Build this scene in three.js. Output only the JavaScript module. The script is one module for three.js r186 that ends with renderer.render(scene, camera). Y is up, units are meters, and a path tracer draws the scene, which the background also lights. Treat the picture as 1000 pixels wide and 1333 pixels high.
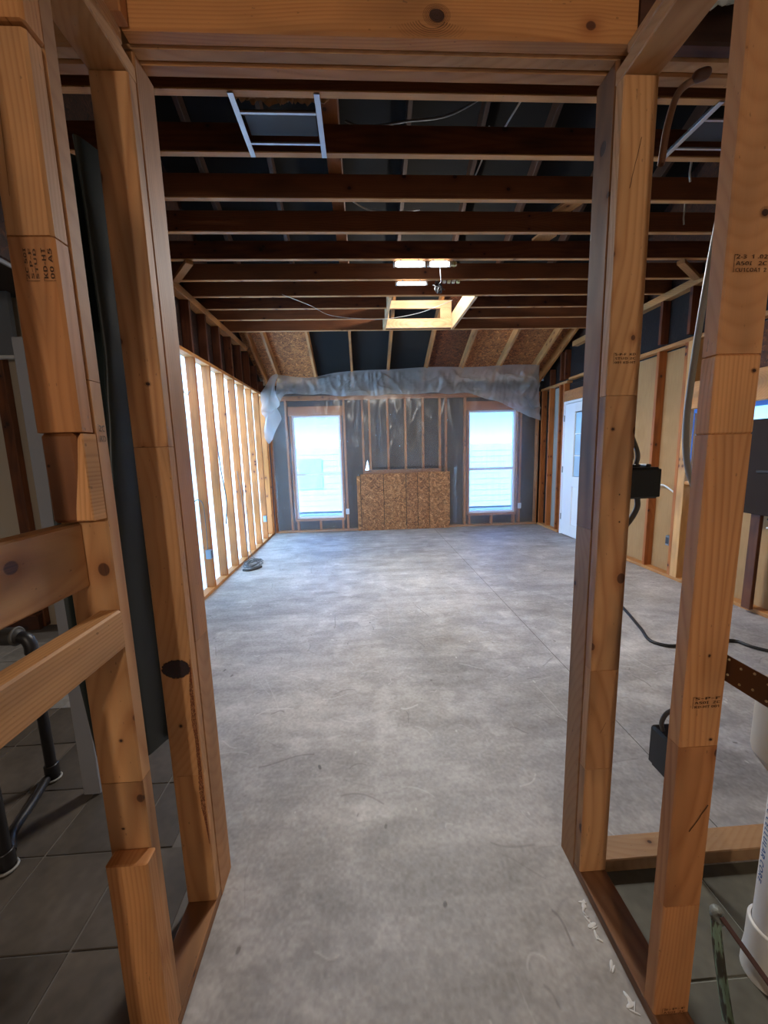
import * as THREE from 'three';
import { Sky } from 'three/addons/objects/Sky.js';
import { mergeGeometries } from 'three/addons/utils/BufferGeometryUtils.js';
import { RectAreaLightUniformsLib } from 'three/addons/lights/RectAreaLightUniformsLib.js';

// ------------------------------------------------------------------ camera, sky, lights, exposure
const scene = new THREE.Scene();
const camera = new THREE.PerspectiveCamera(2 * Math.atan(666.5 / 515) * 180 / Math.PI, 1000 / 1333, 0.02, 200);
camera.position.set(0, 1.45, 0);
camera.rotation.set(-8.678 * Math.PI / 180, -2.938 * Math.PI / 180, -1.538 * Math.PI / 180, 'YXZ');
const renderer = new THREE.WebGLRenderer({ antialias: true });
renderer.toneMapping = THREE.LinearToneMapping;
renderer.toneMappingExposure = 1.13;
renderer.shadowMap.enabled = true;
RectAreaLightUniformsLib.init();
const sky = new Sky();
sky.scale.setScalar(150);
sky.material.uniforms.turbidity.value = 10;
sky.material.uniforms.cloudCoverage.value = 0;
sky.material.uniforms.rayleigh.value = 0.9;
sky.material.uniforms.mieCoefficient.value = 0.006;
sky.material.uniforms.mieDirectionalG.value = 0.6;
sky.material.uniforms.sunPosition.value.set(-10, 16, 12).normalize();
scene.add(sky);
scene.backgroundIntensity = 4.5;
const sun = new THREE.DirectionalLight('#fff3e2', 7); sun.name = 'sun'; sun.position.set(-10, 16, 12); sun.castShadow = true; sun.shadow.radius = 1;
for (const [k, v] of Object.entries({ left: -14, right: 14, top: 14, bottom: -14, near: 1, far: 60 })) sun.shadow.camera[k] = v;
scene.add(sun, sun.target);
const LED_POWER = 11.5, LAMP_POWER = 7.4;
function pointLight(name, x, y, z, power, color, soft) {
  const l = new THREE.PointLight(color, power); l.name = name; l.position.set(x, y, z);
  l.castShadow = true; l.shadow.radius = soft; scene.add(l); return l;
}

// ------------------------------------------------------------------ random numbers and noise
function rng(a) { return () => { a = (a + 0x6d2b79f5) | 0; let t = Math.imul(a ^ (a >>> 15), 1 | a); t = (t + Math.imul(t ^ (t >>> 7), 61 | t)) ^ t; return ((t ^ (t >>> 14)) >>> 0) / 4294967296; }; }
const NT = new Float32Array(65536); { const r = rng(77); for (let i = 0; i < 65536; i++) NT[i] = r(); }
function vn(x, y) {
  const ix = Math.floor(x), iy = Math.floor(y), fx = x - ix, fy = y - iy, u = fx * fx * (3 - 2 * fx), v = fy * fy * (3 - 2 * fy);
  const a = (iy & 255) << 8, b = ((iy + 1) & 255) << 8, c = ix & 255, d = (ix + 1) & 255;
  const p = NT[a | c], q = NT[a | d], s = NT[b | c], t = NT[b | d];
  return p + (q - p) * u + (s - p) * v + (p - q - s + t) * u * v;
}
const fbm = (x, y, o) => { let s = 0, a = .5, n = 0; for (let i = 0; i < o; i++) { s += a * vn(x, y); n += a; a *= .5; x = x * 2.03 + 17.3; y = y * 2.03 + 9.1; } return s / n; };
const clamp = (x, a = 0, b = 1) => Math.min(b, Math.max(a, x));
const sstep = (a, b, x) => { const t = clamp((x - a) / (b - a)); return t * t * (3 - 2 * t); };

function dataTex(w, h, f, rx = 1, ry = 1, wrap = THREE.MirroredRepeatWrapping) {
  const d = new Uint8Array(w * h * 4);
  for (let y = 0; y < h; y++) for (let x = 0; x < w; x++) { const c = f(x / w, y / h), o = (y * w + x) * 4; d[o] = clamp(c[0], 0, 255); d[o + 1] = clamp(c[1], 0, 255); d[o + 2] = clamp(c[2], 0, 255); d[o + 3] = 255; }
  const t = new THREE.DataTexture(d, w, h); t.colorSpace = THREE.SRGBColorSpace; t.magFilter = THREE.LinearFilter; t.wrapS = t.wrapT = wrap; t.repeat.set(rx, ry); t.needsUpdate = true; return t;
}
function canvasTex(w, h, draw, srgb = true, wrap = THREE.MirroredRepeatWrapping) {
  const c = document.createElement('canvas'); c.width = w; c.height = h; draw(c.getContext('2d'), w, h);
  const t = new THREE.CanvasTexture(c); if (srgb) t.colorSpace = THREE.SRGBColorSpace; t.wrapS = t.wrapT = wrap; return t;
}

// wood: 0.30 m across (u) by 2.40 m along (v); uv are in metres
function woodTex(seed, { light = [218, 188, 150], dark = [180, 142, 102], knot = [112, 74, 46], rings = 90, off = .1, knots = 7, dirt = .12, streak = .5 }) {
  const r = rng(seed), K = [];
  for (let i = 0; i < knots; i++) K.push([r() * .3, r() * 2.4, .005 + r() * .009, r()]);
  const s0 = r() * 200;
  return dataTex(384, 1536, (U, V) => {
    const x = U * .3, y = V * 2.4;
    let wob = (fbm(s0 + y * 1.6, s0 + x * 3, 2) - .5) * .09, core = 0, halo = 0;
    for (const k of K) {
      const dx = x - k[0], dy = y - k[1], R = k[2];
      const e = (dx * dx) / (R * R) + (dy * dy) / (R * R * 1.5);
      if (e < 160) { wob += Math.sign(dx || 1) * -R * .9 * Math.exp(-e / 14); core = Math.max(core, 1 - sstep(.75, 1.25, e)); halo = Math.max(halo, Math.exp(-e / 5)); if (e < 1.3) wob += Math.sqrt(e) * R; }
    }
    const d = Math.hypot(x - .15 + wob, off * (.6 + .8 * fbm(y * .9 + s0, 3.1, 2)));
    const ph = (d * rings) % 1, late = ph < .72 ? Math.pow(ph / .72, 2.4) : 1 - (ph - .72) / .28;
    const fib = fbm(x * 900, y * 14 + s0, 2) - .5, band = fbm(x * 40 + s0, y * 1.1, 2) - .5, blot = fbm(x * 14, y * 4 + s0, 3) - .5;
    let m = clamp(late * .95 * (.55 + band * streak) + .16 + band * .35 + fib * .3);
    const g = 1 - dirt * 2 * clamp(blot * 1.6 + .15) + fib * .07;
    const o = [0, 0, 0];
    for (let c = 0; c < 3; c++) { let v = light[c] + (dark[c] - light[c]) * m; v += (knot[c] * 1.25 - v) * halo * .55; v += (knot[c] * (.8 + .35 * fib) - v) * core * .9; o[c] = v * g; }
    const pit = fbm(x * 160 + s0, y * 60, 2); if (pit > .9) for (let c = 0; c < 3; c++) o[c] *= .8;
    return o;
  }, 1 / .3, 1 / 2.4);
}
const WOOD = [
  woodTex(11, { rings: 80, off: .12, knots: 8 }),
  woodTex(23, { rings: 120, off: .04, knots: 5, light: [222, 192, 152], dark: [188, 150, 108] }),
  woodTex(37, { rings: 65, off: .2, knots: 11, light: [212, 180, 140], dark: [170, 130, 92], dirt: .2 }),
  woodTex(53, { rings: 150, off: .3, knots: 3, light: [216, 188, 152], dark: [194, 158, 118] }),
];
const MATS = new Map();
function wood(k, tint = '#ffffff', rough = .62) {
  const key = k + tint + rough;
  if (!MATS.has(key)) { const m = new THREE.MeshStandardMaterial({ map: WOOD[k], color: tint, roughness: rough, bumpMap: WOOD[k], bumpScale: .0012 }); m.name = 'wood'; MATS.set(key, m); }
  return MATS.get(key);
}
const nearWood = (k, tint, rough) => { const c = new THREE.Color(tint); c.b += (c.g - c.b) * .16; return wood(k, '#' + c.getHexString(), rough); };
const std = (color, roughness = .7, extra = {}) => new THREE.MeshStandardMaterial({ color, roughness, ...extra });

// oriented strand board: 1.2 m square of flakes
function osbTex(seed) {
  return canvasTex(1024, 1024, (g, w, h) => {
    const r = rng(seed); g.fillStyle = '#94704e'; g.fillRect(0, 0, w, h);
    for (let i = 0; i < 9000; i++) {
      const x0 = r() * w, y0 = r() * h, a = (r() - .5) * 2.2 + (r() < .3 ? 1.4 : 0), L = 16 + r() * 52, W = 5 + r() * 12, q = r(), b = .62 + r() * .5;
      const base = q < .5 ? [196, 152, 108] : q < .8 ? [172, 128, 86] : q < .93 ? [216, 178, 132] : [120, 86, 60];
      const al = .65 + r() * .35, e1 = r() * 5, e2 = r() * 12, e3 = r() * 5, e4 = r() * 12;
      for (const x of x0 < 70 ? [x0, x0 + w] : x0 > w - 70 ? [x0, x0 - w] : [x0]) for (const y of y0 < 70 ? [y0, y0 + h] : y0 > h - 70 ? [y0, y0 - h] : [y0]) {
      g.save(); g.translate(x, y); g.rotate(a); g.fillStyle = `rgba(${base.map((v) => Math.min(255, v * b | 0)).join(',')},${al})`;
      g.beginPath(); g.moveTo(-L / 2, -W / 2 + e1); g.lineTo(L / 2 - e2, -W / 2); g.lineTo(L / 2, W / 2 - e3); g.lineTo(-L / 2 + e4, W / 2); g.closePath(); g.fill();
      g.strokeStyle = 'rgba(60,34,16,.28)'; g.lineWidth = 1; g.stroke(); g.restore(); }
    }
  }, true, THREE.RepeatWrapping);
}
const OSBT = osbTex(5); OSBT.repeat.set(1 / 1.2, 1 / 1.2);
const osb = (tint) => new THREE.MeshStandardMaterial({ map: OSBT, color: tint, roughness: .75, bumpMap: OSBT, bumpScale: .002 });

// ------------------------------------------------------------------ naming
const USED = new Map();
function numbered(name) { const n = USED.get(name) ?? 0; USED.set(name, n + 1); return n ? `${name}_${String(n).padStart(3, '0')}` : name; }
function tag(o, label, category, group, kind) { o.userData.label = label; if (category) o.userData.category = category; if (group) o.userData.group = group; if (kind) o.userData.kind = kind; return o; }
function thing(name, label, category, group, pos = [0, 0, 0]) { const o = new THREE.Group(); o.name = numbered(name); o.position.set(...pos); scene.add(o); return tag(o, label, category, group); }
function struct(name, pos = [0, 0, 0]) { const o = new THREE.Group(); o.name = name; o.userData.kind = 'structure'; o.position.set(...pos); scene.add(o); return o; }
function put(name, geo, mat, parent, pos = [0, 0, 0]) {
  const m = new THREE.Mesh(geo, mat); m.name = parent === scene ? numbered(name) : numbered(name); m.position.set(...pos); m.castShadow = m.receiveShadow = true; parent.add(m); return m;
}
const ORD = ['first', 'second', 'third', 'fourth', 'fifth', 'sixth', 'seventh', 'eighth', 'ninth', 'tenth', 'eleventh', 'twelfth'];

// ------------------------------------------------------------------ geometry helpers
let seedCount = 1;
// chamfered box, centred; uv in metres with v along the longest (or given) axis
function beam(sx, sy, sz, ch = .003, axis) {
  const S = [sx, sy, sz], H = S.map((s) => s / 2), L = axis ?? S.indexOf(Math.max(...S)), r = rng(seedCount++ * 7919), ou = r() * 3, ov = r() * 5;
  const c = Math.min(ch, Math.min(...H) * .6), P = [], N = [], UVs = [];
  const vtx = (s, f) => [0, 1, 2].map((k) => s[k] * (H[k] - (k === f ? 0 : k === L && H[k] > .1 ? c * .22 : c)));
  const tri = (a, b, d) => {
    const ab = b.map((v, i) => v - a[i]), ad = d.map((v, i) => v - a[i]);
    let n = [ab[1] * ad[2] - ab[2] * ad[1], ab[2] * ad[0] - ab[0] * ad[2], ab[0] * ad[1] - ab[1] * ad[0]]; const l = Math.hypot(...n) || 1; n = n.map((v) => v / l);
    const ce = a.map((v, i) => v + b[i] + d[i]); if (n[0] * ce[0] + n[1] * ce[1] + n[2] * ce[2] < 0) { n = n.map((v) => -v); [b, d] = [d, b]; }
    const f = n.map(Math.abs), m = f.indexOf(Math.max(...f));
    let A, B; if (m === L) { [A, B] = [0, 1, 2].filter((k) => k !== m); } else { B = L; A = [0, 1, 2].find((k) => k !== L && k !== m); }
    for (const p of [a, b, d]) { P.push(...p); N.push(...n); UVs.push(p[A] + ou + m * .11, (m === L ? p[B] * .15 : p[B]) + ov + m * .37); }
  };
  const quad = (a, b, d, e) => { tri(a, b, d); tri(a, d, e); };
  for (let f = 0; f < 3; f++) for (const sg of [-1, 1]) { const [i, j] = [0, 1, 2].filter((k) => k !== f); const q = [[-1, -1], [1, -1], [1, 1], [-1, 1]].map(([u, v]) => { const s = [0, 0, 0]; s[f] = sg; s[i] = u; s[j] = v; return vtx(s, f); }); quad(...q); }
  for (let f = 0; f < 3; f++) { const [i, j] = [0, 1, 2].filter((k) => k !== f); for (const u of [-1, 1]) for (const v of [-1, 1]) { const s1 = [0, 0, 0], s2 = [0, 0, 0]; s1[f] = -1; s2[f] = 1; for (const s of [s1, s2]) { s[i] = u; s[j] = v; } quad(vtx(s1, i), vtx(s2, i), vtx(s2, j), vtx(s1, j)); } }
  for (const x of [-1, 1]) for (const y of [-1, 1]) for (const z of [-1, 1]) tri(vtx([x, y, z], 0), vtx([x, y, z], 1), vtx([x, y, z], 2));
  const g = new THREE.BufferGeometry(); g.setAttribute('position', new THREE.Float32BufferAttribute(P, 3)); g.setAttribute('normal', new THREE.Float32BufferAttribute(N, 3)); g.setAttribute('uv', new THREE.Float32BufferAttribute(UVs, 2)); return g;
}
// a mesh that fills the given bounds; parent positions are subtracted
function slab(name, [x0, x1], [y0, y1], [z0, z1], mat, parent = scene, ch = .003, axis) {
  const o = parent.position, m = put(name, beam(Math.abs(x1 - x0), Math.abs(y1 - y0), Math.abs(z1 - z0), ch, axis), mat, parent);
  let q = parent, off = new THREE.Vector3(); while (q && q !== scene) { off.add(q.position); q = q.parent; }
  m.position.set((x0 + x1) / 2 - off.x, (y0 + y1) / 2 - off.y, (z0 + z1) / 2 - off.z); return m;
}
function lumber(name, label, category, group, X, Y, Z, mat, ch = .003) { return tag(slab(name, X, Y, Z, mat, scene, ch), label, category, group); }
// a bar from point a to point b with a w x t section
function bar(name, a, b, w, t, mat, parent = scene, ch = .002, up = [0, 1, 0]) {
  const A = new THREE.Vector3(...a), B = new THREE.Vector3(...b), L = A.distanceTo(B), m = put(name, beam(w, t, L, ch, 2), mat, parent);
  m.position.copy(A).add(B).multiplyScalar(.5); m.quaternion.setFromRotationMatrix(new THREE.Matrix4().lookAt(B, A, new THREE.Vector3(...up)));
  if (parent !== scene) { let q = parent; while (q && q !== scene) { m.position.sub(q.position); q = q.parent; } }
  return m;
}
function tube(name, pts, r, mat, parent = scene, seg = 40, rad = 8) {
  let off = new THREE.Vector3(), q = parent; while (q && q !== scene) { off.add(q.position); q = q.parent; }
  const c = new THREE.CatmullRomCurve3(pts.map((p) => new THREE.Vector3(...p).sub(off)), false, 'centripetal'); return put(name, new THREE.TubeGeometry(c, seg, r, rad), mat, parent);
}
function sheetGeo(f, nu, nv) {
  const P = [], U = [], I = [];
  for (let j = 0; j <= nv; j++) for (let i = 0; i <= nu; i++) { const p = f(i / nu, j / nv); P.push(p[0], p[1], p[2]); U.push(i / nu, j / nv); }
  for (let j = 0; j < nv; j++) for (let i = 0; i < nu; i++) { const a = j * (nu + 1) + i, b = a + 1, c = a + nu + 1, d = c + 1; I.push(a, c, b, b, c, d); }
  const g = new THREE.BufferGeometry(); g.setAttribute('position', new THREE.Float32BufferAttribute(P, 3)); g.setAttribute('uv', new THREE.Float32BufferAttribute(U, 2)); g.setIndex(I); g.computeVertexNormals(); return g;
}
function lathe(name, pts, mat, parent, pos, seg = 32) { return put(name, new THREE.LatheGeometry(pts.map((p) => new THREE.Vector2(...p)), seg), mat, parent, pos); }

// ------------------------------------------------------------------ materials
const FRESH = '#ffffff', WARM = '#f0c89c', AGED = '#a8764c', BROWN = '#744a30', GREY = '#c9b49c';
const black = std('#151618', .9), felt = std('#0b0907', 1), feltSheen = std('#1f1e1e', .7);
const galv = std('#b9bdc0', .38, { metalness: .85 }), greySheet = std('#3c3f42', .6, { metalness: .2 });
const wireWhite = std('#d8d6cf', .5), wireGrey = std('#5d5d5c', .5), wireBlack = std('#141414', .5);
const steelBox = std('#8b9298', .45, { metalness: .6 }), blackPlastic = std('#18191c', .42), pvcWhite = std('#d6d3cc', .35), pvcBeige = std('#b9ae9c', .45);
const blueTape = std('#2f66b8', .6);
const concreteTex = (() => {
  const t = canvasTex(2048, 2048, (g, w, h) => {
    const im = g.createImageData(w, h), d = im.data;
    for (let y = 0; y < h; y++) for (let x = 0; x < w; x++) {
      const u = x / w * 6 + 2, v = y / h * 9, big = fbm(u * .9, v * .9, 3), mid = fbm(u * 5 + 40, v * 7, 3), sw = fbm(u * 3 + fbm(u * 2, v * 2, 2) * 3, v * 14, 3), fine = fbm(u * 90, v * 90, 2);
      let l = 156 + (big - .5) * 50 + (mid - .5) * 40 + (sw - .5) * 34 + (fine - .5) * 30 + (fbm(u * 24 + sw * 4, v * 34, 3) - .5) * 16;
      const wht = sstep(.6, .75, fbm(u * 7 + 9, v * 7 + 3, 4)) * 14; l += wht;
      const warm = (fbm(u * 1.4 + 70, v * 1.4, 2) - .5) * 10, o = (y * w + x) * 4;
      d[o] = l + 2 + warm; d[o + 1] = l - 1 + warm * .4; d[o + 2] = l - 4 - warm; d[o + 3] = 255;
    }
    g.putImageData(im, 0, 0);
    const r = rng(91);
    for (let i = 0; i < 1500; i++) {   // trowel marks and scuffs
      const x = r() * w, y = r() * h, a = (r() - .5) * .9 + (r() < .25 ? 1.2 : 0), L = 10 + r() * r() * 110; g.save(); g.translate(x, y); g.rotate(a);
      g.strokeStyle = r() < .55 ? `rgba(84,80,78,${.1 + r() * .3})` : `rgba(224,222,218,${.12 + r() * .36})`; g.lineWidth = .7 + r() * 1.8;
      g.beginPath(); g.moveTo(0, 0); g.bezierCurveTo(L * .3, (r() - .5) * 14, L * .6, (r() - .5) * 18, L, (r() - .5) * 16); g.stroke(); g.restore();
    }
    for (let i = 0; i < 500; i++) { g.fillStyle = r() < .5 ? `rgba(60,56,54,${.2 + r() * .4})` : 'rgba(226,224,218,.5)'; g.beginPath(); g.ellipse(r() * w, r() * h, .8 + r() * 3.4, .6 + r() * 2, r() * 3, 0, 7); g.fill(); }
    g.strokeStyle = 'rgba(62,58,56,.4)'; g.lineWidth = 1.3;
    for (let i = 0; i < 0; i++) { let x = r() * w, y = r() * h, a = r() * 6; g.beginPath(); g.moveTo(x, y); for (let k = 0; k < 26; k++) { a += (r() - .5) * .7; x += Math.cos(a) * 18; y += Math.sin(a) * 18; g.lineTo(x, y); } g.stroke(); }
  });
  t.repeat.set(1 / 6, 1 / 9); t.offset.set(.3, .111); return t;
})();
const concrete = new THREE.MeshStandardMaterial({ map: concreteTex, color: '#f4f2f2', roughness: .55, bumpMap: concreteTex, bumpScale: .004 });
const drywall = std('#b8ab98', .9), cardboard = (() => {
  const t = dataTex(256, 256, (u, v) => { const f = fbm(u * 60, v * 9, 3) - .5, b = fbm(u * 5, v * 5, 3) - .5; return [186 + f * 14 + b * 20, 166 + f * 14 + b * 19, 140 + f * 13 + b * 18]; }); return new THREE.MeshStandardMaterial({ map: t, color: '#dcc09a', roughness: .9 });
})();
const wrapTex = dataTex(512, 512, (u, v) => { const b = fbm(u * 6, v * 3, 4) - .5, c = fbm(u * 30 + 3, v * 12, 3) - .5, k = sstep(.62, .7, fbm(u * 9 + 20, v * 5, 3)) * 34; return [240 + b * 26 + c * 18 - k, 240 + b * 22 + c * 16 - k * .8, 234 + b * 20 + c * 14 - k * .9]; });
const houseWrap = new THREE.MeshPhysicalMaterial({ map: wrapTex, roughness: 1, transmission: .62, thickness: 0, side: THREE.DoubleSide, specularIntensity: .3 });
const clearFilm = new THREE.MeshPhysicalMaterial({ color: '#ffffff', roughness: .27, transmission: .93, thickness: 0, side: THREE.DoubleSide, ior: 1.45 });
const milkyFilm = new THREE.MeshPhysicalMaterial({ color: '#f4f4f2', roughness: .44, transmission: .87, thickness: 0, side: THREE.DoubleSide, ior: 1.45 });
const paneGlass = new THREE.MeshPhysicalMaterial({ color: '#b2c0d2', roughness: .02, transmission: 1, thickness: 0, side: THREE.DoubleSide });

// ------------------------------------------------------------------ setting: floors
{
  const f = struct('floor');
  const cs = new THREE.Shape(); [[-1.78, 7.55], [3.46, 7.55], [3.46, 1.112], [.774, 1.112], [.774, -4], [-.608, -4], [-.608, 1.24], [-1.48, 3.45], [-1.78, 3.45]].forEach((p, i) => (i ? cs.lineTo(...p) : cs.moveTo(...p)));
  const cg = new THREE.ExtrudeGeometry(cs, { depth: .12, bevelEnabled: false }); cg.rotateX(-Math.PI / 2); put('concrete_slab', cg, concrete, f, [0, -.12, 0]);
  slab('control_joint', [1.3025, 1.3065], [-.004, .0004], [-7.2, -1.205], std('#57544f', .95), f, .0001, 2);
  slab('tile_bed', [-4, -.613], [-.14, -.004], [-3.6, 4], std('#66615c', .9), f, .001, 2);
  slab('tile_bed', [.783, 3.42], [-.14, -.004], [-1.11, 4], std('#9a9c92', .9), f, .001, 2);
  const tl = dataTex(256, 256, (u, v) => { const a = fbm(u * 5, v * 5, 4) - .5, b = fbm(u * 40, v * 40, 2) - .5; const l = 118 + a * 60 + b * 22; return [l, l * .97, l * .93]; });
  const tm = ['#a89c90', '#9a9086', '#b0a498'].map((c) => new THREE.MeshStandardMaterial({ map: tl, color: c, roughness: .6 }));
  const pale = new THREE.MeshStandardMaterial({ map: tl, color: '#ffffff', roughness: .7 });
  const tg = ['#c0c0ae', '#b4b6a6', '#c8c8b8'].map((c) => new THREE.MeshStandardMaterial({ map: tl, color: c, roughness: .65 }));
  const r = rng(4), T = .305, geo = [beam(.299, .012, .299, .0015), beam(.299, .012, .299, .0015), beam(.299, .012, .299, .0015)];
  for (let i = 0; i < 9; i++) for (let j = 0; j < 13; j++) { const x = -.77 - i * T, z = .35 - j * T; if (z < -3.2) continue; const xb = -.612 - Math.max(0, -z + .15 - 1.24) * .3946, cut = Math.min(x + .1495, xb); if (cut - x + .1495 < .03) continue; if (cut < x + .149) { const cw = cut - x + .1495; put('floor_tile', beam(cw, .012, .299, .0015), tm[r() * 3 | 0], f, [cut - cw / 2, -.006, z]); continue; } put('floor_tile', geo[r() * 3 | 0], z < -2.3 ? pale : tm[r() * 3 | 0], f, [x, -.006 + (r() - .5) * .001, z]); }
  for (let i = 0; i < 8; i++) for (let j = 0; j < 5; j++) put('floor_tile', geo[r() * 3 | 0], tg[r() * 3 | 0], f, [.94 + i * T, -.006 + (r() - .5) * .001, -.98 + j * T]);
}

// ------------------------------------------------------------------ corridor framing near the camera
const XL = [-.607, -.516], XR = [.681, .772];
// a post of finger-jointed lengths: each length is a part
function post(label, X, Z, cuts, mats, name = 'wall_stud', group = 'corridor studs') {
  const t = thing(name, label, 'stud', group, [(X[0] + X[1]) / 2, cuts[0], (Z[0] + Z[1]) / 2]);
  for (let i = 0; i + 1 < cuts.length; i++) slab('jointed_length', X, [cuts[i] + (0), cuts[i + 1]], Z, mats[i % mats.length], t, .0035, 1);
  return t;
}
// flat marks printed or worn into a face that looks along +z (or another side)
function mark(name, parent, x, y, z, w, h, draw, { cw = 256, rot = 0, ry = 0, rough = .7 } = {}) {
  const ch = Math.max(8, Math.round(cw * h / w)), c = document.createElement('canvas'); c.width = cw; c.height = ch; draw(c.getContext('2d'), cw, ch);
  const t = new THREE.CanvasTexture(c); t.colorSpace = THREE.SRGBColorSpace;
  const m = put(name, new THREE.PlaneGeometry(w, h), new THREE.MeshStandardMaterial({ map: t, transparent: true, roughness: rough }), parent);
  m.position.set(x - parent.position.x, y - parent.position.y, z - parent.position.z); m.rotation.set(0, ry, rot); m.castShadow = false; return m;
}
function stamp(seed, lines) {
  return (g, w, h) => {
    const r = rng(seed); g.clearRect(0, 0, w, h); g.fillStyle = 'rgba(40,22,12,.82)'; g.fillRect(w * .02, h * .05, w * .015, h * .9); g.fillRect(w * .02, h * .05, w * .1, h * .03);
    const n = lines.length; lines.forEach((s, i) => { g.font = `bold ${h / n * .84 | 0}px sans-serif`; g.textBaseline = 'middle'; const tw = g.measureText(s).width; g.save(); g.translate(w * .07, h * (i + .5) / n); g.scale(w * .9 / tw, 1); g.fillText(s, 0, 0); g.restore(); });
    g.globalCompositeOperation = 'destination-out'; for (let i = 0; i < 260; i++) { g.fillStyle = `rgba(0,0,0,${r() * .9})`; g.beginPath(); g.arc(r() * w, r() * h, r() * 3.4, 0, 7); g.fill(); }
  };
}
const knotDraw = (seed, dark = 1) => (g, w, h) => {
  const r = rng(seed); g.clearRect(0, 0, w, h); const cx = w / 2, cy = h / 2, R = Math.min(w, h) * .46;
  for (let k = 0; k < 9; k++) { const q = 1 - k / 9; g.strokeStyle = `rgba(${96 - k * 5},${56 - k * 4},${28 - k * 2},${.25 + .6 * (1 - q)})`; g.lineWidth = R * .08; g.beginPath(); g.ellipse(cx + (r() - .5) * 3, cy + (r() - .5) * 3, w * .46 * q, h * .46 * q, 0, 0, 7); g.stroke(); }
  g.fillStyle = `rgba(58,30,16,${.85 * dark})`; g.beginPath(); g.ellipse(cx, cy, w * .26, h * .26, .2, 0, 7); g.fill();
  g.strokeStyle = 'rgba(20,10,6,.8)'; g.lineWidth = 2; g.beginPath(); g.moveTo(cx - w * .2, cy); g.lineTo(cx + w * .18, cy + h * .05); g.stroke();
};
const crackDraw = (seed) => (g, w, h) => { const r = rng(seed); g.clearRect(0, 0, w, h); g.strokeStyle = 'rgba(38,20,10,.85)'; g.lineWidth = w * .05; g.beginPath(); g.moveTo(w * .1, h * .95); for (let k = 1; k <= 8; k++) g.lineTo(w * (.1 + .8 * k / 8) + (r() - .5) * w * .05, h * (.95 - .9 * k / 8)); g.stroke(); };
const TONE = [nearWood(0, '#f2d2aa'), nearWood(1, '#ecc8a0'), nearWood(2, '#f4d6b4'), nearWood(3, '#e6c49c'), nearWood(0, '#dcb890')];

// soles and top plates of the corridor
lumber('sole_plate', 'worn wooden sole plate on the floor under the stud with the dark burnt knot', 'plate', null, XL, [0.001, .037], [-1.139, 3.9], nearWood(2, '#b59878'));
lumber('sole_plate', 'dark worn sole plate on the floor running from the post with the black wiring box', 'plate', null, XR, [0.001, .037], [-1.132, 3.9], nearWood(2, '#a88c70'));
{
  const t = thing('top_plate', 'doubled top plate over the stud with the notched broken front piece', 'plate', null, [-.56, 2.35, 1]);
  slab('plate_board', XL, [2.347, 2.384], [-1.138, 3.9], nearWood(3, '#e4c6a0'), t); slab('plate_board', XL, [2.385, 2.419], [-1.088, 3.9], nearWood(1, '#e0c29c'), t);
  const u = thing('top_plate', 'doubled top plate over the post with the black wiring box', 'plate', null, [.726, 2.35, 1]);
  slab('plate_board', XR, [2.357, 2.393], [-1.131, 3.9], nearWood(3, '#e4c6a0'), u); slab('plate_board', XR, [2.394, 2.419], [-1.088, 3.9], nearWood(1, '#dcbc94'), u);
}
// end of the wall on the side of the dark plastic sheet
{
  const t = post('doorway stud with a burnt black knot low on its face', XL, [-1.137, -1.1], [.038, .492, 1.478, 2.346], [TONE[0], TONE[3], TONE[2]]);
  mark('burnt_knot', t, -.56, .842, -1.0985, .09, .068, (g, w, h) => { const r = rng(3); g.clearRect(0, 0, w, h); for (let i = 0; i < 900; i++) { const a = r() * 6.3, q = Math.sqrt(r()); g.fillStyle = `rgba(${24 + r() * 24},${14 + r() * 14},${18 + r() * 16},.5)`; g.beginPath(); g.ellipse(w / 2 + Math.cos(a) * q * w * .43, h / 2 + Math.sin(a) * q * h * (.36 + .06 * r()), 8, 11, r() * 3, 0, 7); g.fill(); } });
  mark('bark_edge', t, -.5275, .56, -1.0985, .022, .62, (g, w, h) => { const r = rng(8); g.clearRect(0, 0, w, h); for (let i = 0; i < 5000; i++) { const y = r() * h, q = y / h, wd = (.25 + .5 * fbm(q * 7, 2, 3)) * Math.min(1, q * 6, (1 - q) * 5); g.fillStyle = `rgba(${84 + r() * 50},${42 + r() * 24},${20 + r() * 14},.4)`; g.fillRect(w * (.95 - wd * r()) - 4, y, 1.5 + r() * 3, 3 + r() * 12); } }, { cw: 64 });
  mark('knot', t, -.549, 1.64, -1.0985, .022, .014, knotDraw(5)); mark('knot', t, -.565, .66, -1.0985, .016, .018, knotDraw(6));
  post('doorway end stud behind the burnt-knot stud, its narrow edge facing the opening', [-.554, -.516], [-1.236, -1.139], [.001, .9, 2.419], [nearWood(3, '#d8b48c'), nearWood(1, '#d2ac84')]);
}
{
  const t = post('doorway stud that carries the black wiring box', XR, [-1.13, -1.094], [.038, .424, .765, 1.586, 2.356], [TONE[2], TONE[4], TONE[2], TONE[0]]);
  mark('grade_stamp', t, .7255, 1.684, -1.0925, .066, .032, stamp(2, ['S-P-F  KD', 'STUD 2C', '001 KD-HT'])); mark('knot', t, .704, 1.495, -1.0925, .017, .014, knotDraw(15)); mark('knot', t, .74, 1.23, -1.0925, .008, .008, knotDraw(16)); mark('knot', t, .735, 1.31, -1.0925, .007, .007, knotDraw(17));
  mark('crack', t, .722, 2.16, -1.0925, .03, .13, crackDraw(3), { cw: 64 }); mark('scratch', t, .73, .57, -1.0925, .02, .04, crackDraw(7), { cw: 64 });
  post('doorway end stud behind the wiring-box stud, its narrow edge facing the opening', [.681, .719], [-1.219, -1.132], [.001, 1.2, 2.419], [nearWood(3, '#b9976f'), nearWood(2, '#b4926c')]);
}
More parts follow.
